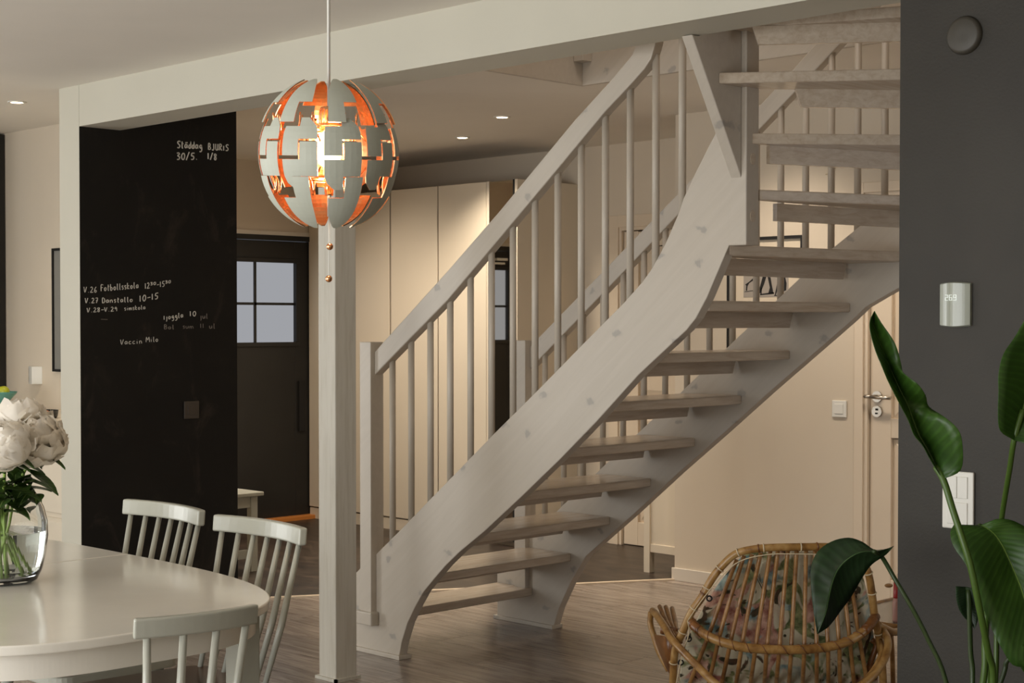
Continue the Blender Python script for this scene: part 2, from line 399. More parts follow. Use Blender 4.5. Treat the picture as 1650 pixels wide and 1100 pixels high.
# dining room outer walls with window openings
wall('wall_left', M['beam'], ((-4.7, -6.1, 0), (-4.6, .75, .55)), ((-4.7, -6.1, 2.3), (-4.6, .75, HC)), ((-4.7, -6.1, .55), (-4.6, -4.8, 2.3)), ((-4.7, -2.2, .55), (-4.6, .75, 2.3)))
wall('wall_front', M['beam'], ((-4.7, -6.1, 0), (6.6, -6.0, .3)), ((-4.7, -6.1, 2.3), (6.6, -6.0, HC)), ((-4.7, -6.1, .3), (-1.3, -6.0, 2.3)), ((3.9, -6.1, .3), (6.6, -6.0, 2.3)))
wall('wall_right', M['warmwall'], ((6.5, -6.1, 0), (6.6, 2.9, .4)), ((6.5, -6.1, 2.2), (6.6, 2.9, HC)), ((6.5, -6.1, .4), (6.6, .62, 2.2)), ((6.5, 2.48, .4), (6.6, 2.9, 2.2)))
def window(name, ax, c, a0, a1, z0, z1):
    e = empty(name); struct(e)
    def bx(p, q, z, zz):
        return ((c-.03, p, z), (c+.03, q, zz)) if ax == 'x' else ((p, c-.03, z), (q, c+.03, zz))
    for p, q, z, zz in ((a0, a1, z0, z0+.06), (a0, a1, z1-.06, z1), (a0, a0+.06, z0, z1), (a1-.06, a1, z0, z1), ((a0+a1)/2-.03, (a0+a1)/2+.03, z0, z1)):
        MB().box(*bx(p, q, z, zz)).build('frame', M['trimwhite'], e)
window('window_1', 'x', -4.65, -4.8, -2.2, .55, 2.3)
window('window_2', 'y', -6.05, -1.3, 3.9, .3, 2.3)
window('window_3', 'x', 6.55, .62, 2.48, .4, 2.2)

# kitchen end wall and hall walls
wall('wall_kitchen', M['warmwall'], ((-4.7, .66, 0), (-2.098, .76, HC)))
HB = 3.62
wall('wall_back', M['warmwall'], ((-4.25, HB, 0), (-1.70, HB+.1, HC)), ((-1.70, HB, 1.985), (-.85, HB+.1, HC)), ((-.85, HB, 0), (-.4, HB+.1, HC)), ((-1.75, HB+.1, -.05), (-.8, HB+.14, 2.1)))
wall('wall_entrance', M['warmwall'], ((-4.25, .76, 0), (-4.15, .98, HC)), ((-4.25, 3.13, 0), (-4.15, HB, HC)), ((-4.25, .98, 2.0), (-4.15, 3.13, HC)))
W1 = 2.807
wall('wall_stairs', M['warmwall'], ((-.595, W1, 0), (.582, HB, HC)), ((.582, W1, 2.02), (1.50, W1+.1, HC)), ((1.50, W1, 0), (6.6, W1+.1, HC)), ((.56, W1+.1, -.05), (1.55, W1+.14, 2.1)))
b = MB().box((-.607, W1-.012, 0), (.533, W1, .068)).build('baseboard_stairs', M['trimwhite'], None, bevel=.002); struct(b)
b = MB().box((-1.915, -.012, 0), (-2.11, 0, .07)).build('baseboard_partition', M['trimwhite'], None, bevel=.002); struct(b)

# front double door
d1 = empty('door_1', (-4.15, 2.05, 0)); struct(d1, 'black double front door with frosted window panes')
DX = -4.16
fr = MB().box((-4.2, .98, 0), (-4.13, 1.02, 2.0)).box((-4.2, 3.09, 0), (-4.13, 3.13, 2.0)).box((-4.2, .98, 1.965), (-4.13, 3.13, 2.0)).build('frame', M['black'], d1)
MB().box((-4.15, .96, 2.0), (-4.135, 3.16, 2.028)).box((-4.15, 3.13, 0), (-4.135, 3.16, 2.0)).build('casing', M['trimwhite'], d1)
MB().box((-4.2, .98, -.005), (-4.08, 3.13, .028)).build('threshold', M['orange'], d1, bevel=.004)
for (y0, y1, w0, w1) in ((2.055, 3.085, 2.285, 2.955), (1.025, 2.045, 1.07, 1.735)):
    z0, z1 = 1.255, 1.81
    leaf = MB().box((DX-.03, y0, .03), (DX+.012, w0, 1.962)).box((DX-.03, w1, .03), (DX+.012, y1, 1.962)).box((DX-.03, w0, .03), (DX+.012, w1, z0)).box((DX-.03, w0, z1), (DX+.012, w1, 1.962)).build('door_leaf', M['black'], d1, bevel=.002)
    # raised frame round the glass
    for p in (((DX+.012, w0-.03, z0-.03), (DX+.026, w1+.03, z0)), ((DX+.012, w0-.03, z1), (DX+.026, w1+.03, z1+.03)), ((DX+.012, w0-.03, z0), (DX+.026, w0, z1)), ((DX+.012, w1, z0), (DX+.026, w1+.03, z1))):
        MB().box(*p).build('window_bead', M['black'], d1, bevel=.003)
    wm, zm = (w0+w1)/2, (z0+z1)/2-.01
    for (p, q) in ((w0, wm), (wm, w1)):
        for (z, zz) in ((z0, zm), (zm, z1)):
            MB().box((DX-.02, p, z), (DX-.008, q, zz)).build('pane', M['pane'], d1)
    MB().box((DX-.012, wm-.009, z0), (DX+.004, wm+.009, z1)).build('muntin', M['black'], d1)
    MB().box((DX-.012, w0, zm-.009), (DX+.004, w1, zm+.009)).build('muntin', M['black'], d1)
MB().box((DX+.012, 2.98, .62), (DX+.03, 3.03, .98)).build('handle_plate', M['gap'], d1, bevel=.004)
MB().box((DX+.012, 1.10, 1.885), (DX+.05, 1.22, 1.905)).box((DX+.012, 1.13, 1.855), (DX+.05, 1.26, 1.87)).build('door_closer', M['plastic'], d1)

# white panelled hall doors
def panel_door(name, u0, u1, v, frame_w, top, handle_u, label, wide_gap=.012):
    e = empty(name, ((u0+u1)/2, v, 0)); struct(e, label)
    MB().box((u0-frame_w, v-.014, 0), (u0, v, top+frame_w)).box((u1, v-.014, 0), (u1+frame_w, v, top+frame_w)).box((u0, v-.014, top), (u1, v, top+frame_w)).build('casing', M['door_white'], e, bevel=.002)
    MB().box((u0, v-.002, 0), (u0+.02, v+.1, top)).box((u1-.02, v-.002, 0), (u1, v+.1, top)).box((u0+.02, v-.001, top-.02), (u1-.02, v+.1, top)).build('jamb', M['door_white'], e)
    MB().box((u0, v+.085, 0), (u1, v+.1, top)).build('shadow_gap', M['gap'], e)
    l0, l1 = u0+.02+wide_gap*.3, u1-.024
    lf = MB(); zr = [(.0, .15), (.83, .93), (1.86, top-.03)]
    st = .115
    lf.box((l0, v+.018, .005), (l0+st, v+.055, top-.026)).box((l1-st, v+.018, .005), (l1, v+.055, top-.026)).box(((l0+l1)/2-.05, v+.018, .005), ((l0+l1)/2+.05, v+.055, top-.026))
    cm = (l0+l1)/2
    for z0, z1 in zr:
        lf.box((l0+st+.0005, v+.0183, z0+.005), (cm-.0505, v+.0547, z1-(.001 if z1 > 1.9 else 0))); lf.box((cm+.0505, v+.0183, z0+.005), (l1-st-.0005, v+.0547, z1-(.001 if z1 > 1.9 else 0)))
    lf.build('door_leaf', M['door_white'], e, bevel=.003)
    for a, b in ((l0+st, (l0+l1)/2-.05), ((l0+l1)/2+.05, l1-st)):
        for z0, z1 in ((.15, .83), (.93, 1.86)):
            k = .045; A = [(a, v+.04, z0), (b, v+.04, z0), (b, v+.04, z1), (a, v+.04, z1)]; B = [(a+k, v+.022, z0+k), (b-k, v+.022, z0+k), (b-k, v+.022, z1-k), (a+k, v+.022, z1-k)]
            MB().add(A+B, [(4, 5, 6, 7)]+[(i, (i+1) % 4, 4+(i+1) % 4, 4+i) for i in range(4)]).build('door_panel', M['door_white'], e)
    if handle_u is not None:
        def ydisc(z, r, d0, d1, nm, m, seg=24):
            vs = [(handle_u+r*math.cos(2*math.pi*k/seg), y, z+r*math.sin(2*math.pi*k/seg)) for y in (v+.018-d0, v+.018-d1) for k in range(seg)]
            return MB().add(vs, [tuple(range(seg, 2*seg))]+[(k, (k+1) % seg, seg+(k+1) % seg, seg+k) for k in range(seg)]).build(nm, m, e)
        ydisc(1.033, .027, 0, .009, 'rosette', M['steel'])
        h = MB().tube([(handle_u, v+.01, 1.033), (handle_u, v-.03, 1.033)], .009).tube([(handle_u-.012, v-.03, 1.033), (handle_u+.10, v-.03, 1.030)], .009)
        h.tube([(handle_u-.045, v-.03, 1.034), (handle_u-.01, v-.03, 1.033)], .009).build('handle', M['steel'], e, smooth=True)
        k = ydisc(.961, .027, 0, .010, 'keyhole_rosette', M['steel'])
        MB().box((handle_u-.006, v+.006, .966), (handle_u+.008, v+.009, .976)).box((handle_u-.008, v+.006, .948), (handle_u+.006, v+.009, .956)).build('keyhole', M['gap'], e)
    return e
panel_door('door_2', .582, 1.50, W1, .049, 2.02, .647, 'white panelled door with steel lever handle')
panel_door('door_3', -1.70, -.85, HB, .075, 1.985, None, 'white panelled door at the back of the hall')

# post under the beam
pp = MB().box((-.105, 0, 0), (0, .105, HS)).build('pillar', M['post'], None, bevel=.004); struct(pp, 'whitewashed timber post carrying the beam')
MB().box((-.118, -.010, 0), (.012, .0, .012)).box((0, -.010, 0), (.012, .115, .012)).box((-.118, 0, 0), (-.105, .115, .012)).build('foot_trim', M['post'], pp)

# downlights
def downlight(u, v, label, power=14, cone=1.45):
    e = empty('downlight', (u, v, HC)); tag(e, label, 'ceiling light', 'recessed ceiling spotlights')
    MB().lathe([(.030, -.0005), (.030, -.004), (.040, -.006), (.046, -.003), (.046, 0)], (u, v, HC), 32).build('trim_ring', M['plastic'], e, smooth=True)
    MB().lathe([(.001, -.0045), (.030, -.0045)], (u, v, HC), 32).build('lens', M['spot'], e)
    lo = light('downlight_glow', 'SPOT', (u, v, HC-.012), power, (1, .86, .69), .04, spot_size=cone, spot_blend=.85)
    lo.parent = e; lo.location = (0, 0, -.012)
    return e
downlight(-2.145, 2.692, 'small lit ceiling spot in hall ceiling, nearer the tall white wardrobe', 95, 2.1)
downlight(-1.311, 2.203, 'small lit ceiling spot in hall ceiling, nearer the stair handrail', 125)
downlight(-2.643, .066, 'small lit ceiling spot left of the chalkboard wall above the kitchen', 40, 2.2)

# ================================================================== STAIRCASE
st = empty('staircase', (0, .9, 0)); tag(st, 'whitewashed open pine staircase curving up to the right beyond the post', 'staircase')
V1, V2, TH = .44, 1.357, .045
fb = [(-.14, 0), (-.119, .074), (-.084, .157), (-.034, .233), (.015, .298), (.081, .36), (.145, .418), (.229, .483), (.37, .578), (.574, .73), (.768, .879), (.953, 1.03), (1.155, 1.207), (1.298, 1.313), (1.369, 1.365), (1.409, 1.405), (1.455, 1.473), (1.549, 1.649), (1.56, 1.649)]
ft = [(-.286, .418), (-.151, .519), (.157, .756), (.426, .963), (.668, 1.144), (.898, 1.32), (1.091, 1.466), (1.174, 1.537), (1.217, 1.583), (1.277, 1.668), (1.337, 1.774), (1.354, 1.816), (1.409, 1.906), (1.478, 2.01), (1.5, 2.04), (1.56, 2.12)]
MB().prism([(-.49, 0)]+fb+ft[::-1]+[(-.36, .37), (-.49, .27)], 'y', V1, V1+TH).build('stringer', M['stair'], st, bevel=.003)
rb = [(-.129, 0), (-.093, .098), (-.017, .231), (.073, .353), (.205, .454), (.348, .562), (.596, .759), (.832, .938), (1.055, 1.111), (1.299, 1.294), (1.436, 1.397), (1.499, 1.449), (1.576, 1.488), (1.638, 1.518), (2.5, 1.93)]
rt = [(-.282, .401), (-.109, .536), (.361, .906), (.606, 1.097), (.845, 1.286), (1.205, 1.568), (1.354, 1.679), (1.473, 1.757), (2.0, 2.04), (2.5, 2.28)]
MB().prism([(-.49, 0)]+rb+rt[::-1]+[(-.36, .35), (-.49, .25)], 'y', V2, V2+TH).build('stringer', M['stair'], st, bevel=.003)
# upper flight: inner stringer from the newel up to the beam, outer stringer behind the charcoal wall
MB().prism([(.4395, 1.872), (.1755, 2.311), (.2195, 2.3115), (.2195, 2.62), (.4395, 2.62)], 'x', 1.557, 1.600).build('stringer', M['stair'], st, bevel=.003)
MB().prism([(1.40, 1.93), (.25, 2.35), (.25, 2.62), (1.40, 2.28)], 'x', 2.5, 2.545).build('stringer', M['stair'], st)
for v0 in (V1, V2):
    MB().box((-.505, v0-.012, 0), (-.122, v0+TH+.012, .018)).build('foot_plate', M['stair'], st, bevel=.002)
# newels
MB().box((-.35, .41, .16), (-.279, .481, 1.31)).build('newel_post', M['stair'], st, bevel=.003)
MB().box((-.368, .395, .125), (-.262, .44, .182)).build('newel_block', M['stair'], st, bevel=.006)
MB().box((-.35, 1.33, .16), (-.279, 1.401, 1.31)).build('newel_post', M['stair'], st, bevel=.003)
nw = MB().box((1.55, .4395, 1.648), (1.62, .511, 2.75)).build('newel_post', M['stair'], st, bevel=.004)
for h in (2.145-.21, 1.745):
    vs = [(x, .475+.014*math.cos(a), h+.02*math.sin(a)) for x in (1.618, 1.6225) for a in [2*math.pi*k/20 for k in range(20)]]
    MB().add(vs, [tuple(range(20, 40))]+[(k, (k+1) % 20, 20+(k+1) % 20, 20+k) for k in range(20)]).build('plug', M['tread'], nw)
# handrails
MB().prism([(-.2795, 1.172), (.168, 1.479), (.762, 1.953), (1.003, 2.148), (1.123, 2.232), (1.184, 2.278), (1.215, 2.31), (1.236, 2.364), (1.27, 2.56), (1.19, 2.56), (1.155, 2.385), (1.13, 2.335), (1.027, 2.254), (.855, 2.131), (.463, 1.818), (.169, 1.596), (-.23, 1.306), (-.2795, 1.268)], 'y', .432, .477).build('handrail', M['stair'], st, bevel=.004)
MB().prism([(-.2795, 1.178), (.311, 1.629), (1.26, 2.365), (1.387, 2.466), (1.55, 2.60), (1.42, 2.60), (1.154, 2.378), (.596, 1.939), (-.218, 1.328), (-.2795, 1.280)], 'y', 1.362, 1.407).build('handrail', M['stair'], st, bevel=.004)
frail = [(-.283, 1.17), (.168, 1.479), (.762, 1.953), (1.003, 2.148), (1.123, 2.232), (1.184, 2.278), (1.215, 2.31), (1.22, 2.5), (2, 2.5)]
rrail = [(-.275, 1.178), (.311, 1.629), (1.26, 2.365), (1.42, 2.49), (2, 2.5)]
for k in range(14):
    u = -.2+.1178*k
    MB().tube([(u, V1+.0225, interp(ft, u)-.02), (u, V1+.0225, min(interp(frail, u)+.02, 2.505))], .0135, 12).build('baluster', M['baluster'], st, smooth=True)
for k in range(19):
    u = -.2+.1178*k
    MB().tube([(u, V2+.0225, interp(rt, u)-.02), (u, V2+.0225, min(interp(rrail, u)+.02, 2.60))], .0135, 12).build('baluster', M['baluster'], st, smooth=True)
# treads
Hn = lambda n: .1849*n-.013
RU = {1: -.258, 2: -.017, 3: .216, 4: .448, 5: .686, 6: .924, 7: 1.158, 8: 1.433}
TK = .036
def strip(par, a, b, top, h=.06, t=.02, cut=.02):
    a, b = Vector(a), Vector(b); dd = (b-a).normalized(); n = Vector((-dd.y, dd.x))*t
    q = [(a, top), (b, top), (b-dd*cut, top-h), (a+dd*(cut if par == 2 else 0), top-h)]
    vs = [(p.x, p.y, z) for p, z in q]+[(p.x+n.x, p.y+n.y, z) for p, z in q]
    return MB().add(vs, [(0, 1, 2, 3), (7, 6, 5, 4), (0, 4, 5, 1), (1, 5, 6, 2), (2, 6, 7, 3), (3, 7, 4, 0)])
for n in range(1, 9):
    u1 = RU[n]; u0 = u1-.285; z = Hn(n)
    if n == 1: u0 = u1-.23
    tr = MB().box((u0, V1+TH-.004, z-TK), (u1, V2+.002, z)).build('tread', M['tread'], st, bevel=.006, seg=3)
    if n > 1: strip(0, (u0+.03, V1+TH-.004), (u0+.03, V2-.012), z-TK).build('riser_strip', M['tread'], tr)
RL = {8: ((1.433, .44), (1.433, 1.357)), 9: ((1.55, .44), (1.69, 1.268)), 10: ((1.622, .52), (1.825, 1.044)), 11: ((1.61, .462), (1.94, .849)), 12: ((1.6005, .315), (2.054, .657)), 13: ((1.6005, .37), (2.08, .585)), 14: ((1.6005, .29), (2.1, .36))}
for n in range(9, 15):
    z = Hn(n); (A, B), (C, D) = RL[n-1], RL[n]
    A, B, C, D = map(Vector, (A, B, C, D))
    dn, dr = (B-A).normalized(), (D-C).normalized()
    off = Vector((-dn.y, dn.x))*.035; A = A+off; B = B+off
    def hit(p, dd):
        t = min([(V2-p.y)/dd.y if dd.y > 1e-6 else 9, (2.5-p.x)/dd.x if dd.x > 1e-6 else 9]); return p+dd*t
    EA, EC = hit(A, dn), hit(C, dr)
    lim = 1.567
    poly = [C, EC]
    if abs(EC.x-2.5) < 1e-4 and abs(EA.y-V2) < 1e-4: poly.append(Vector((2.5, V2)))
    poly += [EA]
    if n >= 12:
        k = 0
        poly += [A+dn*k if A.x+dn.x*k < 1.7 else A]
        if n in (12, 13, 14): poly[-1] = Vector((1.6205, max(.512, poly[-1].y))); poly.append(Vector((1.6205, .4385))); poly.append(Vector((1.6005, .4385)))
    elif n == 9:
        poly += [Vector((1.45, .486)), Vector((1.548, .486))]
    else:
        poly += [Vector((1.6, .512))]
        if n == 11: poly[-1] = Vector((1.612, .512))
    tr = MB().prism([tuple(p) for p in poly], 'z', z-TK, z).build('tread', M['tread'], st, bevel=.004)
    s0 = {9: Vector((1.30, .49)), 10: Vector((1.62, .66)), 11: Vector((1.622, .56)), 12: Vector((1.70, .60)), 13: Vector((1.64, .44)), 14: Vector((1.64, .46))}[n]
    k = (s0-A).dot(dn); P0 = A+dn*max(k, .02)-Vector((-dn.y, dn.x))*.03
    strip(2 if n >= 12 else 0, tuple(P0), tuple(hit(P0, dn)-dn*.02), z-TK).build('riser_strip', M['tread'], tr)

# ================================================================== HALL FURNITURE
wd = empty('wardrobe', (-3.1, 3.1, 0)); tag(wd, 'tall white wardrobe with plain doors and narrow mirror against the hall back wall', 'wardrobe')
WF, WT = 3.07, 2.276
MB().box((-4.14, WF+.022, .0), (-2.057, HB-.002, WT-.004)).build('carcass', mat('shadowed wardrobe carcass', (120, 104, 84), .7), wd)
MB().box((-2.075, WF-.001, 0), (-2.052, HB-.002, WT)).build('side_panel', M['cab'], wd, bevel=.001)
for a, b in ((-4.14, -3.737), (-3.723, -3.263), (-3.247, -2.787), (-2.774, -2.330)):
    MB().box((a, WF, .085), (b, WF+.018, WT)).build('door', M['cab'], wd, bevel=.003)
MB().box((-2.322, WF-.004, .0), (-2.300, WF+.022, WT)).build('edge_strip', M['cab'], wd, bevel=.002)
MB().box((-2.298, WF-.001, .03), (-2.090, WF+.003, WT-.004)).build('mirror', M['mirror'], wd)
MB().box((-2.090, WF-.002, .03), (-2.076, WF+.02, WT)).build('dark_edge', M['gap'], wd)
MB().box((-4.14, WF+.006, .0), (-2.322, WF+.03, .078)).build('plinth', M['cab'], wd)

sc = empty('shoe_cabinet', (-.74, 3.1, 0)); tag(sc, 'low white cabinet on legs beside the wall end, seen below the stairs', 'cabinet')
A0, A1, B0, B1 = -.883, -.602, 2.89, 3.50
for u in (A0, A1-.042):
    for v in (B0, B1-.042): MB().box((u, v, 0), (u+.042, v+.042, .72)).build('leg', M['cab'], sc, bevel=.002)
for v in (B0+.006, B1-.03): MB().box((A0+.042, v, .116), (A1-.042, v+.024, .162)).build('rail', M['cab'], sc, bevel=.002)
MB().box((A0+.042, B0+.014, .162), (A1-.042, B0+.026, .72)).build('side_panel', M['cab'], sc)
MB().box((A0+.004, B0+.042, .162), (A0+.02, B1-.042, .72)).build('front_panel', M['cab'], sc)
MB().box((A0-.012, B0-.012, .72), (A1, B1, .745)).build('top', M['cab'], sc, bevel=.003)

sl = empty('step_stool', (-2.48, 1.30, 0)); tag(sl, 'small white wooden stool in front of the black front door', 'stool')
su0, su1, sv0, sv1, sh = -2.76, -2.42, 1.00, 1.425, .445
MB().box((su0, sv0, sh-.022), (su1, sv1, sh)).build('seat', M['chair'], sl, bevel=.004)
for u in (su0+.02, su1-.06):
    for v in (sv0+.03, sv1-.075): MB().box((u, v, 0), (u+.04, v+.045, sh-.022)).build('leg', M['chair'], sl, bevel=.002)
for u in (su0+.03, su1-.05): MB().box((u, sv0+.06, sh-.085), (u+.022, sv1-.06, sh-.022)).build('apron', M['chair'], sl)
for u in (su0+.03, su1-.052): MB().box((u, sv0+.06, .075), (u+.024, sv1-.06, .125)).build('rung', M['chair'], sl, bevel=.002)

# ================================================================== WALL FITTINGS
def rocker(name, label, origin, ux, uy, nz, w_, h_, panels, m, depth=.012, cat='switch'):
    """wall plate: origin corner, ux right, uy up, nz out of the wall"""
    e = empty(name, tuple(origin)); tag(e, label, cat)
    o, ux, uy, nz = map(Vector, (origin, ux, uy, nz))
    def blk(a, b, c, d, z0, z1, nm, bev):
        vs = [o+ux*x+uy*y+nz*z for z in (z0, z1) for x, y in ((a, c), (b, c), (b, d), (a, d))]
        q = MB().add(vs, [(3, 2, 1, 0), (4, 5, 6, 7), (0, 1, 5, 4), (1, 2, 6, 5), (2, 3, 7, 6), (3, 0, 4, 7)])
        return q.build(nm, m, e, bevel=bev)
    blk(0, w_, 0, h_, 0, depth*.75, 'plate', .003)
    for (a, b, c, d) in panels: blk(a, b, c, d, 0, depth, 'rocker', .0015)
    return e
rocker('light_switch', 'white double light switch on the charcoal wall behind the plant', (2.599, 0, .842), (1, 0, 0), (0, 0, 1), (0, -1, 0), .091, .153,
       [(.016, .044, .082, .140), (.0455, .075, .082, .140), (.016, .075, .013, .071)], M['plastic'])
rocker('light_switch', 'white square light switch on the cream wall beside the white panelled door', (.404, W1, .925), (1, 0, 0), (0, 0, 1), (0, -1, 0), .083, .083,
       [(.017, .066, .017, .066)], M['plastic'])
rocker('light_switch', 'black square light switch on the chalkboard wall', (-1.913, .568, .912), (0, 1, 0), (0, 0, 1), (1, 0, 0), .086, .088,
       [(.018, .068, .018, .070)], mat('brown black plastic', (62, 54, 46), .4))
# thermostat
th = empty('thermostat', (2.633, 0, 1.44)); tag(th, 'white digital thermostat showing 26.9 on the charcoal wall', 'thermostat')
rows = []
for z in (1.382, 1.385, 1.437, 1.492, 1.495):
    k = 1 if 1.383 < z < 1.494 else .55
    rows.append([(2.590+.088*i/14, -(.010+.012*math.sin(math.pi*i/14))*k, z+(.004*math.sin(math.pi*i/14) if z > 1.45 else -.004*math.sin(math.pi*i/14) if z < 1.4 else 0)) for i in range(15)])
front = MB().grid(rows)
bk = []
for r in rows: bk.append([(p[0], 0, p[2]) for p in r])
n0 = len(rows)*15
front.v += [p for r in bk for p in r]
ring = [j for j in range(15)]+[i*15+14 for i in range(1, 5)]+[4*15+j for j in range(13, -1, -1)]+[i*15 for i in range(3, 0, -1)]
for a, b in zip(ring, ring[1:]+ring[:1]): front.f.append((b, a, a+n0, b+n0)); front.m.append(0)
front.build('housing', mat('thermostat glass', (158, 162, 150), .2), th, smooth=False)
def seg_digit(x0, z0, wd_, ht, on_):
    s_ = {'a': ((0, 1), (1, 1)), 'b': ((1, 1), (1, .5)), 'c': ((1, .5), (1, 0)), 'd': ((0, 0), (1, 0)), 'e': ((0, .5), (0, 0)), 'f': ((0, 1), (0, .5)), 'g': ((0, .5), (1, .5))}
    b = MB()
    for k in on_:
        (a, c), (e_, g) = s_[k]
        y = lambda x: -(.0105+.012*max(math.sin(math.pi*(q_-2.590)/.088) for q_ in (x0, x0+wd_/2, x0+wd_)))
        p, q = (x0+wd_*a, z0+ht*c), (x0+wd_*e_, z0+ht*g)
        b.box((min(p[0], q[0])-.0006, y(x0)-.0008, min(p[1], q[1])-.0006), (max(p[0], q[0])+.0006, y(x0)+.002, max(p[1], q[1])+.0006))
    return b
for x, on_ in ((2.612, 'abged'), (2.6245, 'afgedc'), (2.637, 'abcdfg')):
    seg_digit(x, 1.450, .0075, .014, on_).build('digit', M['digit'], th)
MB().box((2.6342, -.0232, 1.4495), (2.6352, -.021, 1.4505)).build('digit', M['digit'], th)
# round wall vent
vt = MB()
N_ = 40
vs = []
cu, cz = 2.653, 2.149
for r, y in ((.051, 0), (.051, -.004), (.046, -.012), (.040, -.0145), (.012, -.0135), (.001, -.0135)):
    vs += [(cu+r*math.cos(2*math.pi*k/N_), y, cz+r*math.sin(2*math.pi*k/N_)) for k in range(N_)]
vt.add(vs, [(i*N_+k, i*N_+(k+1) % N_, (i+1)*N_+(k+1) % N_, (i+1)*N_+k) for i in range(5) for k in range(N_)])
tag(vt.build('wall_vent', mat('charcoal vent cap', (64, 60, 52), .5), None, smooth=True), 'round charcoal vent cap high on the charcoal wall', 'vent')
# double socket on the kitchen wall
so = empty('wall_socket', (-3.57, .66, 1.04)); tag(so, 'white slanted double wall socket above the kitchen counter', 'socket')
MB().prism([(-3.634, .66), (-3.50, .66), (-3.535, .612), (-3.60, .63), (-3.634, .645)], 'z', 1.038, 1.140).build('housing', M['plastic'], so, bevel=.003)
for z in (1.063, 1.115):
    c = Vector((-3.617, .6375, z)); n = Vector((-.4, -.9, 0)).normalized(); t_ = Vector((n.y, -n.x, 0))
    vs = [c+n*.001+t_*.015*math.cos(2*math.pi*k/16)+Vector((0, 0, .018))*math.sin(2*math.pi*k/16) for k in range(16)]
    MB().add(vs, [tuple(range(16))]).build('outlet', mat('socket recess', (168, 160, 148), .5), so)
# framed picture on kitchen wall
pk = empty('kitchen_picture', (-3.15, .66, 1.46)); tag(pk, 'grey picture in thin dark frame on the kitchen wall, half hidden by the partition', 'picture')
MB().box((-3.345, .648, 1.122), (-2.93, .655, 1.803)).build('print', M['picgrey'], pk)
for p in (((-3.352, .64, 1.115), (-3.338, .66, 1.81)), ((-2.937, .64, 1.115), (-2.923, .66, 1.81)), ((-3.338, .6405, 1.115), (-2.937, .66, 1.129)), ((-3.338, .6405, 1.796), (-2.937, .66, 1.81))):
    MB().box(*p).build('frame', M['picblack'], pk)
# framed photo behind the stairs
pf = empty('framed_photograph', (0, W1, 1.6)); tag(pf, 'black framed black and white photograph on the cream wall behind the stairs', 'picture')
P0, P1, Q0, Q1 = -.235, .235, 1.235, 1.83
for p in (((P0, W1-.02, Q0), (P0+.013, W1, Q1)), ((P1-.013, W1-.02, Q0), (P1, W1, Q1)), ((P0+.013, W1-.0195, Q1-.016), (P1-.013, W1, Q1)), ((P0+.013, W1-.0195, Q0), (P1-.013, W1, Q0+.016))):
    MB().box(*p).build('frame', M['picblack'], pf)
MB().box((P0+.01, W1-.006, Q0+.01), (P1-.01, W1-.002, Q1-.01)).build('mount', M['picwhite'], pf)
ph = MB().box((-.136, W1-.0075, 1.522), (.142, W1-.006, 1.73)).build('photo', M['photogrey'], pf)
def leg_poly(*q): return MB().prism([tuple(x) for x in q], 'y', W1-.0085, W1-.0075)
for q in (((-.06, 1.63), (-.036, 1.63), (-.10, 1.595), (-.112, 1.578), (-.125, 1.588), (-.10, 1.602)), ((-.118, 1.584), (-.110, 1.584), (-.113, 1.556), (-.120, 1.556)), ((-.128, 1.552), (-.07, 1.558), (-.07, 1.555), (-.128, 1.549)),
          ((-.004, 1.66), (.02, 1.66), (-.006, 1.59), (-.028, 1.545), (-.036, 1.538), (-.05, 1.54), (-.03, 1.58)), ((.012, 1.64), (.03, 1.64), (.042, 1.58), (.052, 1.54), (.02, 1.54), (.03, 1.57)),
          ((-.03, 1.538), (.055, 1.546), (.055, 1.538), (-.03, 1.532)), ((-.026, 1.57), (-.02, 1.57), (-.022, 1.534), (-.028, 1.534)), ((.078, 1.602), (.084, 1.602), (.075, 1.556), (.066, 1.53), (.060, 1.53)), ((.056, 1.531), (.084, 1.531), (.084, 1.527), (.056, 1.527)),
          ((.10, 1.65), (.116, 1.65), (.132, 1.59), (.13, 1.555), (.116, 1.55))):
    leg_poly(*q).build('printed_figure', M['picblack'], pf)
cb = MB().tube(smooth_path([(.36, W1-.004, 2.125), (.385, W1-.006, 2.128), (.41, W1-.006, 2.145), (.43, W1-.006, 2.19), (.445, W1-.006, 2.27)]), .0025, 6)
tag(cb.build('wall_cable', M['string'], None, smooth=True), 'thin pale cable looped on the cream wall above the door frame', 'cable')

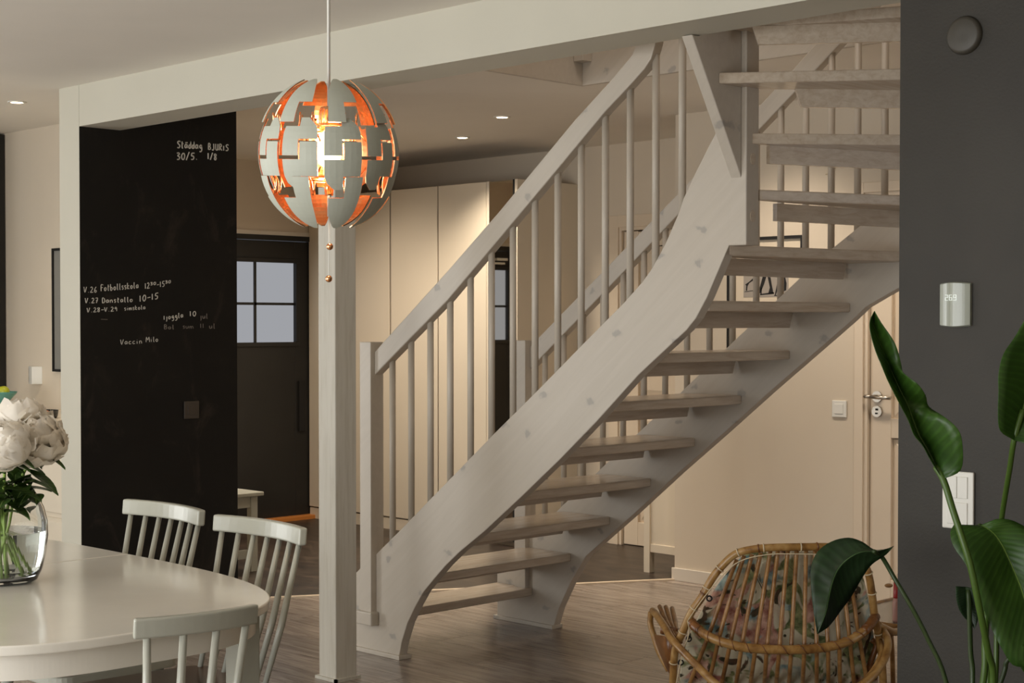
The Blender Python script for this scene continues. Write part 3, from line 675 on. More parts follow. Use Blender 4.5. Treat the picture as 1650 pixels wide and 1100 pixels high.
# ================================================================== CHALK WRITING
G = {
 'S': [[(.9, .9), (.6, 1), (.25, .85), (.3, .65), (.7, .45), (.8, .2), (.5, 0), (.05, .08)]], 't': [[(.4, .95), (.38, .1), (.6, 0)], [(.1, .62), (.75, .66)]],
 'ä': [[(.75, .5), (.4, .58), (.15, .3), (.35, .05), (.7, .25), (.78, .55), (.8, .03)], [(.2, .8), (.85, .84)]], 'd': [[(.75, .45), (.35, .5), (.15, .2), (.4, 0), (.75, .2), (.8, 1), (.8, .02)]],
 'a': [[(.75, .5), (.4, .58), (.15, .3), (.35, .05), (.7, .25), (.78, .55), (.8, .03)]], 'g': [[(.75, .5), (.4, .55), (.2, .3), (.45, .1), (.75, .35), (.75, -.2), (.45, -.42), (.1, -.34)]],
 'B': [[(.15, 0), (.2, 1), (.65, .9), (.6, .6), (.25, .52), (.75, .4), (.7, .1), (.15, 0)]], 'J': [[(.6, 1), (.62, .15), (.35, -.05), (.1, .1)]], 'U': [[(.1, 1), (.12, .2), (.4, 0), (.7, .2), (.78, 1)], [(.78, .3), (.85, 0)]],
 'R': [[(.15, 0), (.2, 1), (.7, .9), (.65, .6), (.25, .5), (.85, 0)]], 'I': [[(.4, .75), (.4, 0)]], 's': [[(.75, .55), (.4, .6), (.25, .42), (.7, .22), (.55, .02), (.15, .03)]],
 '3': [[(.1, .9), (.5, 1), (.75, .8), (.35, .55), (.8, .35), (.55, .02), (.1, .05)]], '0': [[(.5, .95), (.15, .6), (.25, .1), (.6, .02), (.85, .45), (.75, .85), (.5, .95)]],
 '/': [[(.8, 1.1), (.1, -.1)]], '5': [[(.9, .95), (.35, .92), (.25, .55), (.7, .5), (.75, .15), (.4, 0), (.1, .08)]], '.': [[(.3, 0), (.42, .05)]], '1': [[(.35, .95), (.38, 0)]],
 '8': [[(.75, .9), (.35, .95), (.25, .7), (.75, .35), (.6, .02), (.25, .1), (.35, .4), (.75, .7), (.75, .9)]], 'V': [[(.05, 1), (.35, 0), (.85, 1)]], 'v': [[(.05, 1), (.35, 0), (.8, .95)]],
 '2': [[(.12, .8), (.45, 1), (.75, .75), (.45, .35), (.1, 0), (.9, .05)]], '6': [[(.7, 1), (.3, .6), (.2, .2), (.5, 0), (.8, .2), (.6, .42), (.25, .25)]], 'F': [[(.85, .97), (.2, 1), (.2, 0)], [(.2, .55), (.7, .58)]],
 'o': [[(.45, .55), (.15, .35), (.3, .03), (.65, .08), (.75, .4), (.45, .55)]], 'b': [[(.2, 1), (.2, .05), (.6, .02), (.75, .3), (.5, .5), (.22, .35)]], 'l': [[(.35, 1), (.35, .1), (.6, .02)]],
 'k': [[(.2, 1), (.2, 0)], [(.7, .6), (.22, .3), (.75, 0)]], '-': [[(.1, .42), (.85, .46)]], '7': [[(.1, .95), (.8, .98), (.4, 0)], [(.25, .5), (.8, .52)]], 'D': [[(.2, 0), (.2, 1), (.7, .85), (.85, .4), (.6, .05), (.1, 0)]],
 'n': [[(.15, .55), (.18, 0), (.2, .4), (.5, .55), (.72, .4), (.78, 0)]], '9': [[(.75, .7), (.45, .95), (.2, .7), (.45, .5), (.75, .75), (.72, 0)]], 'i': [[(.4, .52), (.42, 0)], [(.42, .75), (.45, .8)]],
 'm': [[(.05, .55), (.08, 0), (.12, .4), (.35, .52), (.45, 0), (.5, .4), (.75, .52), (.9, 0)]], 'j': [[(.5, .55), (.52, -.25), (.2, -.4)]], 'u': [[(.1, .55), (.15, .1), (.45, .02), (.7, .3), (.75, .55), (.8, .03)]],
 'c': [[(.75, .5), (.4, .55), (.18, .25), (.4, .02), (.8, .1)]], 'M': [[(.05, 0), (.15, 1), (.45, .4), (.8, 1), (.92, 0)]], 'z': [[(.15, .55), (.75, .55), (.2, 0), (.8, .03)]], 'h': [[(.2, 1), (.2, 0)], [(.2, .35), (.5, .55), (.7, .35), (.75, 0)]],
 '’': [[(.3, 1.0), (.25, .8)]],
}
def write(txt, x0, y0, x1, y1, hpx, m=None, r=.0026):
    """chalk strokes on the chalkboard wall between two points of its plane"""
    a, b = on(x0, y0, 'u', -1.9128), on(x1, y1, 'u', -1.9128); top = on(x0, y0-hpx, 'u', -1.9128).z - a.z
    adv = [.55 if c in ' .1Ili’j' else (.62 if c in 'tds' else .95 if c in 'mM' else .75) for c in txt]
    tot = sum(adv); step = (b-a)/tot; X = a.copy()
    cu_ = bpy.data.curves.new('chalk_writing', 'CURVE'); cu_.dimensions = '3D'; cu_.bevel_depth = r; cu_.bevel_resolution = 1
    for c, ad in zip(txt, adv):
        sup = 0; hs = 1
        if c in '³°': c = {'³': '3', '°': '0'}[c]; sup = .5; hs = .5
        for strk in G.get(c, []):
            p3 = [X + step*(ad*.9*q[0]) + Vector((0, 0, top*(q[1]*hs+sup))) for q in strk]
            if len(p3) > 2: p3 = smooth_path(p3, 3)
            sp = cu_.splines.new('POLY'); sp.points.add(len(p3)-1)
            for pt_, q in zip(sp.points, p3): pt_.co = (*(q-pt.location), 1)
        X += step*ad
    cu_.materials.append(m or M['chalk'])
    o = bpy.data.objects.new('chalk_writing', cu_); COL.objects.link(o); o.parent = pt
    return o
write('Städdag', 285, 238, 327, 240, 11, r=.0034); write('BJURIS', 335, 241, 369, 243, 10, r=.003)
write('30/5.', 284, 257, 320, 257, 11, r=.0034); write('1/8', 334, 256, 350, 258, 10, r=.0034)
write('V.26', 135, 471, 157, 471, 9, r=.002); write('Fotbollsskola', 162, 469, 224, 464, 10, r=.0022); write('12³°-15³°', 233, 465, 276, 460, 9, r=.0022)
write('V.27', 137, 488, 159, 488, 8, r=.0022); write('Danstallo', 164, 488, 215, 486, 8, r=.0024); write('10-15', 224, 486, 256, 481, 10, r=.0026)
write('V.28-v.29', 140, 503, 190, 501, 7, r=.002); write('simskola', 200, 500, 235, 498, 7, r=.0018)
write('-', 161, 517, 177, 518, 7, M['chalkfaint'], r=.0016)
write('Ijoggla', 263, 515, 296, 511, 8, r=.0022); write('10', 305, 509, 317, 509, 8, r=.0024); write('jul', 322, 513, 336, 513, 8, M['chalkfaint'], r=.0022)
write('Bol', 264, 530, 282, 530, 7, M['chalkfaint'], r=.0024); write('sum', 294, 529, 313, 529, 7, M['chalkfaint'], r=.0018); write('11', 322, 528, 330, 528, 7, M['chalkfaint'], r=.0018); write('ul', 337, 529, 348, 529, 8, M['chalkfaint'], r=.0022)
write('Vaccin', 194, 555, 230, 553, 8, r=.0018); write('Milo', 235, 551, 256, 550, 8, r=.0018)

# ================================================================== KITCHEN
for k, (a, b, lab) in enumerate(((-3.90, -3.003, 'white kitchen drawer unit beside the tall black unit'), (-2.997, -2.102, 'white kitchen drawer unit beside the partition wall, behind the peonies'))):
    e = empty('drawer_unit', ((a+b)/2, .3, 0)); tag(e, lab, 'cabinet', 'kitchen drawer units')
    MB().box((a, .06, .08), (b, .655, .86)).build('carcass', M['cab'], e)
    MB().box((a+.03, .10, 0), (b-.03, .60, .08)).build('plinth', M['gap'], e)
    for z0, z1 in ((.085, .435), (.462, .855)):
        MB().prism([(.038, z0), (.06, z0), (.06, z1), (.038, z1-.0), ] if z1 > .8 else [(.038, z0), (.06, z0), (.06, z1), (.052, z1), (.038, z1-.018)], 'x', a+.002, b-.002).build('drawer', M['cab'], e, bevel=.002)
wt = MB().box((-3.915, .03, .862), (-2.10, .658, .90)).build('worktop', M['cab'], None, bevel=.003); tag(wt, 'white kitchen worktop along the end wall', 'worktop')
tu = empty('tall_unit', (-4.25, .35, 0)); tag(tu, 'tall black kitchen unit at the left edge', 'cabinet')
MB().box((-4.58, .06, 0), (-3.925, .655, 2.50)).build('body', M['black'], tu, bevel=.002)
for z0, z1 in ((.1, .75), (.76, 1.4), (1.41, 2.48)): MB().box((-4.575, .04, z0), (-3.93, .06, z1)).build('door', M['black'], tu, bevel=.002)
bw = empty('fruit_bowl', (-3.30, .30, .90)); tag(bw, 'turquoise footed fruit bowl on the kitchen worktop', 'bowl')
bo = Vector((-3.305, .30, .9005))
MB().lathe([(.045, 0), (.045, .006), (.012, .014), (.016, .03), (.05, .06), (.09, .105), (.093, .112), (.088, .108), (.045, .064), (.001, .05)], bo, 28).build('bowl', M['turq'], bw, smooth=True)
for k, (dx, dy, dz) in enumerate(((.045, .0, .110), (-.035, .03, .105))):
    f = MB().sphere((bo.x+dx, bo.y+dy, bo.z+dz+.004), .031, sc=(1.1, 1, 1)).build('lime', M['lime'], None, smooth=True)
    tag(f, ['yellow green lime at the right rim of the turquoise bowl', 'yellow green lime at the left side of the turquoise bowl'][k], 'fruit', 'limes in the bowl')
pn = empty('frying_pan', (-2.66, .19, .90)); tag(pn, 'black frying pan with raised handle on the kitchen worktop', 'pan')
MB().lathe([(.001, 0), (.085, 0), (.092, .008), (.096, .040), (.092, .040), (.088, .010), (.001, .008)], (-2.665, .19, .9005), 30).build('body', M['plasticdk'], pn, smooth=True)
MB().tube([(-2.735, .235, .930), (-2.79, .262, .938), (-2.845, .29, .950)], [.010, .012, .013], 10).build('handle', M['plasticdk'], pn, smooth=True)
tn = empty('tea_tin', (-2.94, .55, .90)); tag(tn, 'small green tin with dark lid behind the frying pan', 'tin')
MB().box((-2.985, .53, .9005), (-2.905, .60, .962)).build('body', M['greenbox'], tn, bevel=.003)
MB().box((-2.988, .527, .9625), (-2.902, .603, .980)).build('lid', M['gap'], tn, bevel=.003)
tag(MB().lathe([(.001, 0), (.02, 0), (.028, .02), (.024, .045), (.012, .05), (.010, .048), (.02, .03), (.001, .01)], (-2.47, .115, .9005), 20).build('salmon_cup', M['salmon'], None, smooth=True), 'small salmon coloured ceramic cup beside the frying pan', 'cup')

# ================================================================== DINING TABLE AND CHAIRS
tb = empty('dining_table', (.87, -1.97, 0)); tag(tb, 'white oval dining table with the vase of peonies on it', 'table')
TC, TA, TB_, TZ = Vector((.87, -1.97)), .992, .535, .74
def oval(a, b, n=3.2, seg=96):
    out = []
    for k in range(seg):
        t_ = 2*math.pi*k/seg; c, s_ = math.cos(t_), math.sin(t_)
        out.append((TC.x+a*math.copysign(abs(c)**(2/n), c), TC.y+b*math.copysign(abs(s_)**(2/n), s_)))
    return out
ov = oval(TA, TB_, seg=240)
for sgn in (-1, 1):     # two halves meeting in a fine seam
    half = [p for p in ov if (p[0]-TC.x)*sgn > .004]
    half.sort(key=lambda p: math.atan2((p[1]-TC.y), (p[0]-TC.x)*sgn))
    e0 = (TC.x+sgn*.0012, TC.y-TB_); e1 = (TC.x+sgn*.0012, TC.y+TB_)
    MB().prism([e0]+half+[e1], 'z', TZ-.022, TZ).build('tabletop', M['table'], tb, bevel=.004, seg=3)
ap_o, ap_i = oval(TA-.03, TB_-.03, seg=320), oval(TA-.052, TB_-.052, seg=320)
n_ = len(ap_o)
vs = [(x, y, z) for z in (TZ-.078, TZ-.0225) for x, y in ap_o]+[(x, y, z) for z in (TZ-.078, TZ-.0225) for x, y in ap_i]
fs = []
for k in range(n_):
    q = (k+1) % n_
    fs += [(k, q, n_+q, n_+k), (2*n_+q, 2*n_+k, 3*n_+k, 3*n_+q), (q, k, 2*n_+k, 2*n_+q), (n_+k, n_+q, 3*n_+q, 3*n_+k)]
MB().add(vs, fs).build('apron', M['table'], tb)
for sx in (-1, 1):
    for sy in (-1, 1):
        x = TC.x+sx*.80; y = TC.y+sy*.355
        MB().box((x-.026, y-.032, 0), (x+.026, y+.032, TZ-.0225)).build('leg', M['chair'], tb, bevel=.004)

def chair_parts(par, half=.205, ns=7, top=.86, rail_h=.045, seat_w=.215, seat_d=.20, seat_h=.455, lean=.085, bulge=.035, sp_r=.0082, rail_t=.011):
    """faces local +y, origin on the floor under the seat centre"""
    yb = -seat_d+.03; yr = yb-lean
    n = 14; ra = []; rb_ = []
    for i in range(n+1):
        s_ = -1+2*i/n; x = half*s_; y = yr-bulge*(1-s_*s_); dx, dy = 1, 2*bulge*s_/half; l_ = math.hypot(dx, dy)
        nx, ny = -dy/l_*rail_t, dx/l_*rail_t
        ra.append((x+nx, y+ny)); rb_.append((x-nx, y-ny))
    z0, z1 = top-rail_h, top
    lo_f, lo_b, hi_f, hi_b = ([(p[0], p[1], z) for p in q] for q, z in ((ra, z0), (rb_, z0), (ra, z1), (rb_, z1)))
    hi_f = [(x, y-.004, z) for x, y, z in hi_f]; hi_b = [(x, y-.004, z) for x, y, z in hi_b]
    m = MB(); vs = lo_f+lo_b+hi_f+hi_b; k = n+1; fs = []
    for i in range(n):
        fs += [(i, i+1, 2*k+i+1, 2*k+i), (k+i+1, k+i, 3*k+i, 3*k+i+1), (2*k+i, 2*k+i+1, 3*k+i+1, 3*k+i), (i+1, i, k+i, k+i+1)]
    fs += [(0, 2*k, 3*k, k), (n, k+n, 3*k+n, 2*k+n)]
    m.add(vs, fs).build('top_rail', M['chair'], par, bevel=.005, seg=3)
    for i in range(ns):
        s_ = (-1+2*i/(ns-1)); xt = (half-.026)*s_; xb = (half-.055)*s_
        st_ = xt/half; yt = yr-bulge*(1-st_*st_); ybb = yb-.010*(1-s_*s_)
        MB().tube([(xb, ybb, seat_h-.01), ((xt+xb)/2*1.0, (yt+ybb)/2, (seat_h+top)/2-.05), (xt, yt-.001, z0+.006)], [sp_r*.85, sp_r*1.12, sp_r*.9], 10).build('spindle', M['chair'], par, smooth=True)
    def rr(w_, d, r=.045, seg=5, y0=0):
        out = []
        for cx, cy, a0 in ((w_-r, d-r, 0), (-w_+r, d-r, 90), (-w_*.9+r, -d+r, 180), (w_*.9-r, -d+r, 270)):
            for q in range(seg+1):
                a_ = math.radians(a0+90*q/seg); out.append((cx+r*math.cos(a_), cy+r*math.sin(a_)))
        return out
    MB().prism(rr(seat_w, seat_d), 'z', seat_h-.028, seat_h).build('seat', M['chair'], par, bevel=.004)
    MB().prism(rr(seat_w-.012, seat_d-.012), 'z', seat_h, seat_h+.003).build('seat_panel', M['seat'], par)
    for sx in (-1, 1):
        for sy in (-1, 1):
            MB().tube([(sx*(seat_w-.06), sy*(seat_d-.06), seat_h-.02), (sx*(seat_w-.02), sy*(seat_d-.01), 0)], [.017, .012], 10).build('leg', M['chair'], par, smooth=True)
def local(name, loc, rz):
    o = bpy.data.objects.new(name, None); COL.objects.link(o); o.location = loc; o.rotation_euler = (0, 0, rz); o.empty_display_size = .1; return o
ca = local('dining_chair', (.792, -1.535, 0), math.pi)
tag(ca, 'white spindle back chair on the far side of the table, in front of the chalkboard', 'chair', 'white chairs around the table')
chair_parts(ca)
cb2 = ca.copy(); COL.objects.link(cb2); cb2.location = (1.300, -1.565, 0); cb2.rotation_euler = (0, 0, math.pi-.02)
for ch in list(ca.children):
    q = ch.copy(); COL.objects.link(q); q.parent = cb2
cb2['label'] = 'white spindle back chair at the rounded table end, in front of the dark hall floor'
p0, p1 = dep(222, 1016, 3.12), dep(412, 991, 3.28)
mid = (p0+p1)/2; ang = math.atan2(p1.y-p0.y, p1.x-p0.x)
cc = local('dining_chair', (0, 0, 0), ang)
# local +y must point to the table (-u): rail direction p0->p1 is local +x, so +y is 90 degrees to its left
chair_parts(cc, half=.137, ns=4, top=.797, rail_h=.042, seat_w=.17, seat_d=.165, seat_h=.42, lean=.06, bulge=.022, sp_r=.0088, rail_t=.010)
yr_ = -.165+.03-.06-.012
cc.location = (mid.x+math.sin(ang)*yr_*1.0, mid.y-math.cos(ang)*yr_, 0)
tag(cc, 'small white chair with four back spindles, nearest the camera at the table end', 'chair', 'white chairs around the table')

# ------------------------------------------------------------------ vase with peonies
VZ = .7415
vc = on(6, 938, 'h', .74); vx, vy = vc.x, vc.y
vz = empty('glass_vase', (vx, vy, VZ)); tag(vz, 'clear rounded glass vase with water on the white table', 'vase')
prof = [(.070, .0), (.082, .006), (.093, .03), (.102, .07), (.1075, .115), (.1065, .15), (.098, .185), (.083, .215), (.068, .238)]
inner = [(r-.0028, z) for r, z in prof[::-1]]; inner[-1] = (.064, .012); inner[-2] = (.078, .016)
pr = [(.001, .0)]+prof+inner+[(.001, .012)]
MB().lathe(pr, (vx, vy, VZ), 48).build('body', M['glass'], vz, smooth=True)
wp = [(.001, .0125), (.0635, .0125), (.0775, .0165), (.0888, .03), (.0978, .07), (.1030, .115), (.1034, .128), (.001, .128)]
MB().lathe(wp, (vx, vy, VZ), 48).build('water', M['water'], vz, smooth=False)

def petal_mesh(name, w_, ln, cup, ruffle, seed):
    r_ = random.Random(seed); rows = []; ph_ = r_.random()*6
    for i in range(6):
        t_ = i/5; ww = w_*(.30+.95*math.sin(min(1, t_*1.02)*math.pi*.62))*(1 if t_ < .99 else .70)
        row = []
        for j in range(7):
            s_ = -1+j/3
            x = ww*s_; z = ln*t_*(1-.07*s_*s_*(t_ > .7)); y = cup*(t_*t_*ln) - cup*.9*ww*(1-s_*s_) - ln*.36*math.sin(t_*2.2)
            y += ruffle*math.sin(5*s_+ph_+3*t_)*t_*t_; z += ruffle*1.1*math.sin(8*s_+ph_)*t_**3
            row.append((x, y, z))
        rows.append(row)
    m = MB().grid(rows); o = m.build(name, M['petal'], None, smooth=True); me = o.data; bpy.data.objects.remove(o); return me
PM = [petal_mesh('petal', .021+.003*(k % 3), .044+.004*(k % 2), .24+.13*k, .0026+.0014*(k % 3), 11+k) for k in range(6)]
def peony(center, R, label, tilt, seed):
    r_ = random.Random(seed)
    e = empty('peony', center); tag(e, label, 'flower', 'white peonies in the vase')
    rot0 = Matrix.Rotation(tilt[0], 4, 'X') @ Matrix.Rotation(tilt[1], 4, 'Y')
    n = 0
    for layer, (cnt, el, base, sc_) in enumerate(((7, -30, .50, 1.32), (8, -8, .48, 1.30), (9, 14, .45, 1.22), (9, 34, .42, 1.10), (8, 54, .40, .96), (6, 74, .38, .84))):
        for k in range(cnt):
            az = 2*math.pi*(k+.5*layer)/cnt + r_.uniform(-.2, .2); e_ = math.radians(el+r_.uniform(-14, 14))
            dirv = Vector((math.cos(az)*math.cos(e_), math.sin(az)*math.cos(e_), math.sin(e_)))
            # local z of the petal runs along a mix of outward and up, local -y faces outward
            zax = (dirv*(.62+r_.uniform(-.1, .35))+Vector((r_.uniform(-.15, .15), r_.uniform(-.15, .15), .55))).normalized() if el < 50 else (dirv*.7+Vector((r_.uniform(-.3, .3), r_.uniform(-.3, .3), .4))).normalized()
            yax = -(dirv - zax*dirv.dot(zax)); yax = yax.normalized() if yax.length > 1e-3 else zax.orthogonal().normalized()
            xax = yax.cross(zax)
            Mx = Matrix((xax, yax, zax)).transposed().to_4x4()
            o = bpy.data.objects.new('petal', PM[r_.randrange(6)]); COL.objects.link(o); o.parent = e
            s_ = R/.07*sc_*r_.uniform(.92, 1.1)
            o.matrix_basis = rot0 @ Matrix.Translation(dirv*R*base - Vector((0, 0, R*.22))) @ Mx @ Matrix.Diagonal((s_*1.15, s_, s_, 1)) @ Matrix.Translation((0, 0, -.010))
    MB().sphere(Vector((0, 0, -R*.1))+Vector(center), R*.56, 14, 10).build('flower_core', M['petal'], e, smooth=True)
    # stem down into the vase
    return e
F1, F2, F3, F4 = dep(60, 704, 3.84), dep(33, 675, 3.92), dep(-22, 712, 3.84), dep(8, 712, 3.74)
for c, R, lab, tilt, sd, foot in ((F1, .068, 'white peony hanging furthest right over the glass vase', (.35, .5), 3, (.045, .0)), (F2, .070, 'white peony standing highest in the bouquet', (0, -.1), 5, (-.02, .03)),
                                 (F3, .064, 'white peony cut by the left edge of the picture', (.1, -.6), 8, (-.05, -.02)), (F4, .058, 'lower white peony facing the camera at the front of the bouquet', (.9, .2), 9, (0.02, -.045))):
    e = peony(c, R, lab, tilt, sd)
    pts = smooth_path([c+Vector((0, 0, -R*.4)), Vector((vx+(c.x-vx)*.45, vy+(c.y-vy)*.45, VZ+.25)), Vector((vx-foot[0]*.1, vy+foot[1]*.2, VZ+.15)), Vector((vx-foot[0], vy-foot[1], VZ+.02))], 6)
    MB().tube(pts, .0038, 8).build('stem', M['fstem'], e, smooth=True)
    # leaves on the stem
    r_ = random.Random(sd)
    for k in range(13):
        t_ = Vector(pts[1+k % 4]) + Vector((0, 0, -.009*k+.004)); az = r_.uniform(0, 6.28) if k else .7
        out = Vector((math.cos(az), math.sin(az), r_.uniform(-.3, .25))); L_ = r_.uniform(.06, .095); side = out.cross(Vector((0, 0, 1))).normalized()
        rows = []
        for i in range(8):
            q = i/7; cen = t_+out*L_*q+Vector((0, 0, -.03*q*q)); ww = .021*math.sin(math.pi*min(1, q*.93+.06))**.8 if i < 7 else .0006
            rows.append([cen+side*ww*s_+Vector((0, 0, .006*abs(s_))) for s_ in (-1, -.5, 0, .5, 1)])
        MB().grid(rows).build('leaf', M['fleaf'], e, smooth=True)
# two bare stems kept in the water
for k, (dx, dy, ex, ey) in enumerate(((.03, -.03, -.045, .03), (-.02, .01, .05, -.02), (.07, .03, -.01, -.04), (-.05, -.02, .03, .045), (.055, -.045, .06, -.035))):
    o = MB().tube(smooth_path([(vx+dx*.5, vy+dy*.5, VZ+.25), (vx+(dx+ex)/2, vy+(dy+ey)/2, VZ+.13), (vx+ex, vy+ey, VZ+.02)], 5), .0036, 8).build('cut_stem', M['fstem'], None, smooth=True)
    tag(o, 'green flower stem standing in the water of the glass vase', 'stem', 'flower stems in the vase')

# ================================================================== PENDANT LAMP
LP = dep(530, 248, 3.77); LR = .1685
lm = empty('pendant_lamp', tuple(LP)); tag(lm, 'white and copper globe pendant lamp of stepped shells above the table end', 'lamp')
tc = Vector((CU-LP.x, CV-LP.y, 0)).normalized(); rt_ = Vector((-tc.y, tc.x, 0)); up = Vector((0, 0, 1))
tl = math.radians(6); up_t = up*math.cos(tl)+tc*math.sin(tl); tc_t = tc*math.cos(tl)-up*math.sin(tl)
def sph(lon, lat, R, dz=0):
    return LP+up_t*(R*math.sin(lat)+dz)+(tc_t*math.cos(lon)+rt_*math.sin(lon))*R*math.cos(lat)
def shell(name, cells, wfun, lon0, half, dz, R=LR, th=.0025):
    """cells: (s0, s1, lat0, lat1) in gore units, s in -1..1; wfun(lat) narrows the gore"""
    m = MB()
    lats = sorted({round(c[i], 3) for c in cells for i in (2, 3)}); fine = []
    for a, b in zip(lats, lats[1:]):
        k = max(1, int((b-a)/4)); fine += [a+(b-a)*i/k for i in range(k)]
    fine.append(lats[-1])
    ss = [-1, -.7, -.4, -.045, .045, .4, .7, 1]
    idx = {}
    def V(i, j, inner):
        key = (i, j, inner)
        if key not in idx:
            la = math.radians(fine[i]); lo = math.radians(lon0+half*ss[j]*wfun(fine[i]))
            idx[key] = len(m.v); m.v.append(tuple(sph(lo, la, R-(th if inner else 0), dz)))
        return idx[key]
    on_ = set()
    for i in range(len(fine)-1):
        lm_ = (fine[i]+fine[i+1])/2
        for j in range(7):
            sm = (ss[j]+ss[j+1])/2
            if any(c[0] <= sm <= c[1] and c[2] <= lm_ <= c[3] for c in cells): on_.add((i, j))
    for i, j in on_:
        m.f.append((V(i, j, 0), V(i, j+1, 0), V(i+1, j+1, 0), V(i+1, j, 0))); m.m.append(0)
        m.f.append((V(i+1, j, 1), V(i+1, j+1, 1), V(i, j+1, 1), V(i, j, 1))); m.m.append(1)
        for (di, dj, a, b) in ((-1, 0, (i, j), (i, j+1)), (1, 0, (i+1, j+1), (i+1, j)), (0, -1, (i+1, j), (i, j)), (0, 1, (i, j+1), (i+1, j+1))):
            if (i+di, j+dj) not in on_:
                m.f.append((V(*a, 1), V(*b, 1), V(*b, 0), V(*a, 0))); m.m.append(1)
    o = m.build(name, [M['lampwhite'], M['copper']], lm)
    o.data.polygons.foreach_set('use_smooth', [False]*len(o.data.polygons))
    return o
def wmid(c0, r0, sgn):
    def f(l):
        q = (l*sgn-c0)/r0
        return 1 if q < 0 else math.sqrt(max(.0, 1-min(1, q)**2))*.96+.04
    return f
NP = 10
for k in range(NP):
    l0 = 11.5+36*k; hf = 15.4
    shell('upper_shell', [(-1, -.045, -1.5, 22), (-.045, 1, 11.5, 29.5), (-1, 0, 11.5, 22)], wmid(17, 14, 1), l0, hf, 0)
    shell('lower_shell', [(.045, 1, -18, 9.5), (-1, .045, -29.5, -4.5), (0, 1, -18, -4.5)], wmid(17, 14, -1), l0, hf, 0)
for k in range(8):
    l0 = 14+45*k; hf = 14.5
    shell('upper_petal', [(-1, .045, 19, 69), (.045, 1, 37, 69)], wmid(42, 28, 1), l0, hf, .018)
    shell('lower_petal', [(-.045, 1, -69, -12), (-1, -.045, -69, -30)], wmid(42, 28, -1), l0, hf, -.018)
    for sg in (1, -1):       # bent copper rods carrying the petals
        for dl in (-6, 7):
            a_ = math.radians(l0+dl)
            pts = [sph(a_, sg*math.radians(12), LR-.012), sph(a_+.10, sg*math.radians(22), LR-.022, sg*.006), sph(a_+.14, sg*math.radians(31), LR-.010, sg*.014)]
            MB().tube(smooth_path(pts, 4), .0022, 6).build('rod', M['copper'], lm, smooth=True)
for z in (.062, -.062):
    ringp = [LP+up*z+(tc*math.cos(a_)+rt_*math.sin(a_))*.075 for a_ in [2*math.pi*k/28 for k in range(28)]]
    MB().tube(ringp, .0028, 6, closed=True).build('ring', M['copper'], lm, smooth=True)
    for k in range(3):
        a_ = 2*math.pi*k/3+.4
        MB().tube([LP+up*z+(tc*math.cos(a_)+rt_*math.sin(a_))*.013, LP+up*z+(tc*math.cos(a_)+rt_*math.sin(a_))*.075], .0026, 6).build('ring_arm', M['copper'], lm, smooth=True)
MB().lathe([(.001, .112), (.02, .112), (.024, .10), (.024, .060), (.020, .055), (.001, .055)], LP, 24).build('lamp_holder', M['copper'], lm, smooth=True)
MB().lathe([(.012, .055), (.014, .04), (.028, .012), (.030, -.005), (.024, -.024), (.012, -.032), (.001, -.034)], LP, 24).build('bulb', M['bulb'], lm, smooth=True)
MB().lathe([(.001, -.10), (.010, -.10), (.012, -.075), (.006, -.06), (.001, -.06)], LP, 16).build('cord_guide', M['copper'], lm, smooth=True)
MB().tube([LP+up*.05+tc*.05*0, LP+up*.62, Vector((LP.x, LP.y, HC))], .0038, 8).build('cord', M['plastic'], lm, smooth=True)
MB().tube([LP+up*-.075, LP+up*-.150], .0045, 8).build('pull_tube', M['plastic'], lm, smooth=True)
for dx, z in ((.0015, -.2225), (-.001, -.300)):
    MB().tube([LP+rt_*dx+up*-.10, LP+rt_*dx+up*z], .0009, 6).build('pull_string', M['plastic'], lm)
    MB().sphere(LP+rt_*dx+up*z, .0085, 16, 10).build('pull_knob', M['copper'], lm, smooth=True)
MB().lathe([(.001, 0), (.045, 0), (.05, -.012), (.02, -.03), (.006, -.034), (.001, -.034)], (LP.x, LP.y, HC), 24).build('ceiling_cup', M['plastic'], lm, smooth=True)
pl_ = light('bulb_glow', 'POINT', (0, 0, 0), 6, (1, .74, .46), .03); pl_.parent = lm; pl_.location = (0, 0, -.058)

# ================================================================== RATTAN CHAIR
rc = empty('rattan_chair', tuple(dep(1270, 1180, 5.3).xy)+(0,)); tag(rc, 'bamboo and rattan armchair with floral cushion, seen from behind under the stairs', 'chair')
def PP(seq, Z=None): return [dep(*q) if len(q) == 3 else dep(q[0], q[1], Z) for q in seq]
fp = smooth_path(PP([(1083, 1150, 5.1), (1084.5, 1090, 5.05), (1088, 1048, 5.02), (1100, 1018, 5.0), (1114, 986, 4.98), (1130, 963, 4.97), (1148, 931, 4.96), (1164, 911, 4.95), (1184, 893, 4.94), (1208, 885.5, 4.93), (1240, 882, 4.92), (1290, 881, 4.92), (1340, 881, 4.93), (1370, 887, 4.94), (1388, 901, 4.95), (1399, 923, 4.96), (1405, 955, 4.98), (1409, 990, 5.0), (1415, 1020, 5.02), (1421, 1060, 5.05), (1425, 1150, 5.1)]), 4)
MB().tube(fp, .0125, 12).build('back_frame', M['bamboo'], rc, smooth=True)
bp = smooth_path(PP([(1110, 996, 5.0), (1122, 1011, 4.96), (1140, 1024, 4.92), (1164, 1034, 4.90), (1195, 1042, 4.885), (1230, 1045.5, 4.88), (1275, 1046.5, 4.88), (1315, 1044.5, 4.885), (1350, 1038.5, 4.90), (1378, 1027, 4.92), (1398, 1011, 4.95), (1411, 992, 5.0)]), 5)
MB().tube(bp, .0145, 12).build('back_brace', M['bamboo'], rc, smooth=True)
MB().tube(bp[:8], .0156, 12).build('binding', M['wrap'], rc, smooth=True)
MB().tube(bp[-8:], .0156, 12).build('binding', M['wrap'], rc, smooth=True)
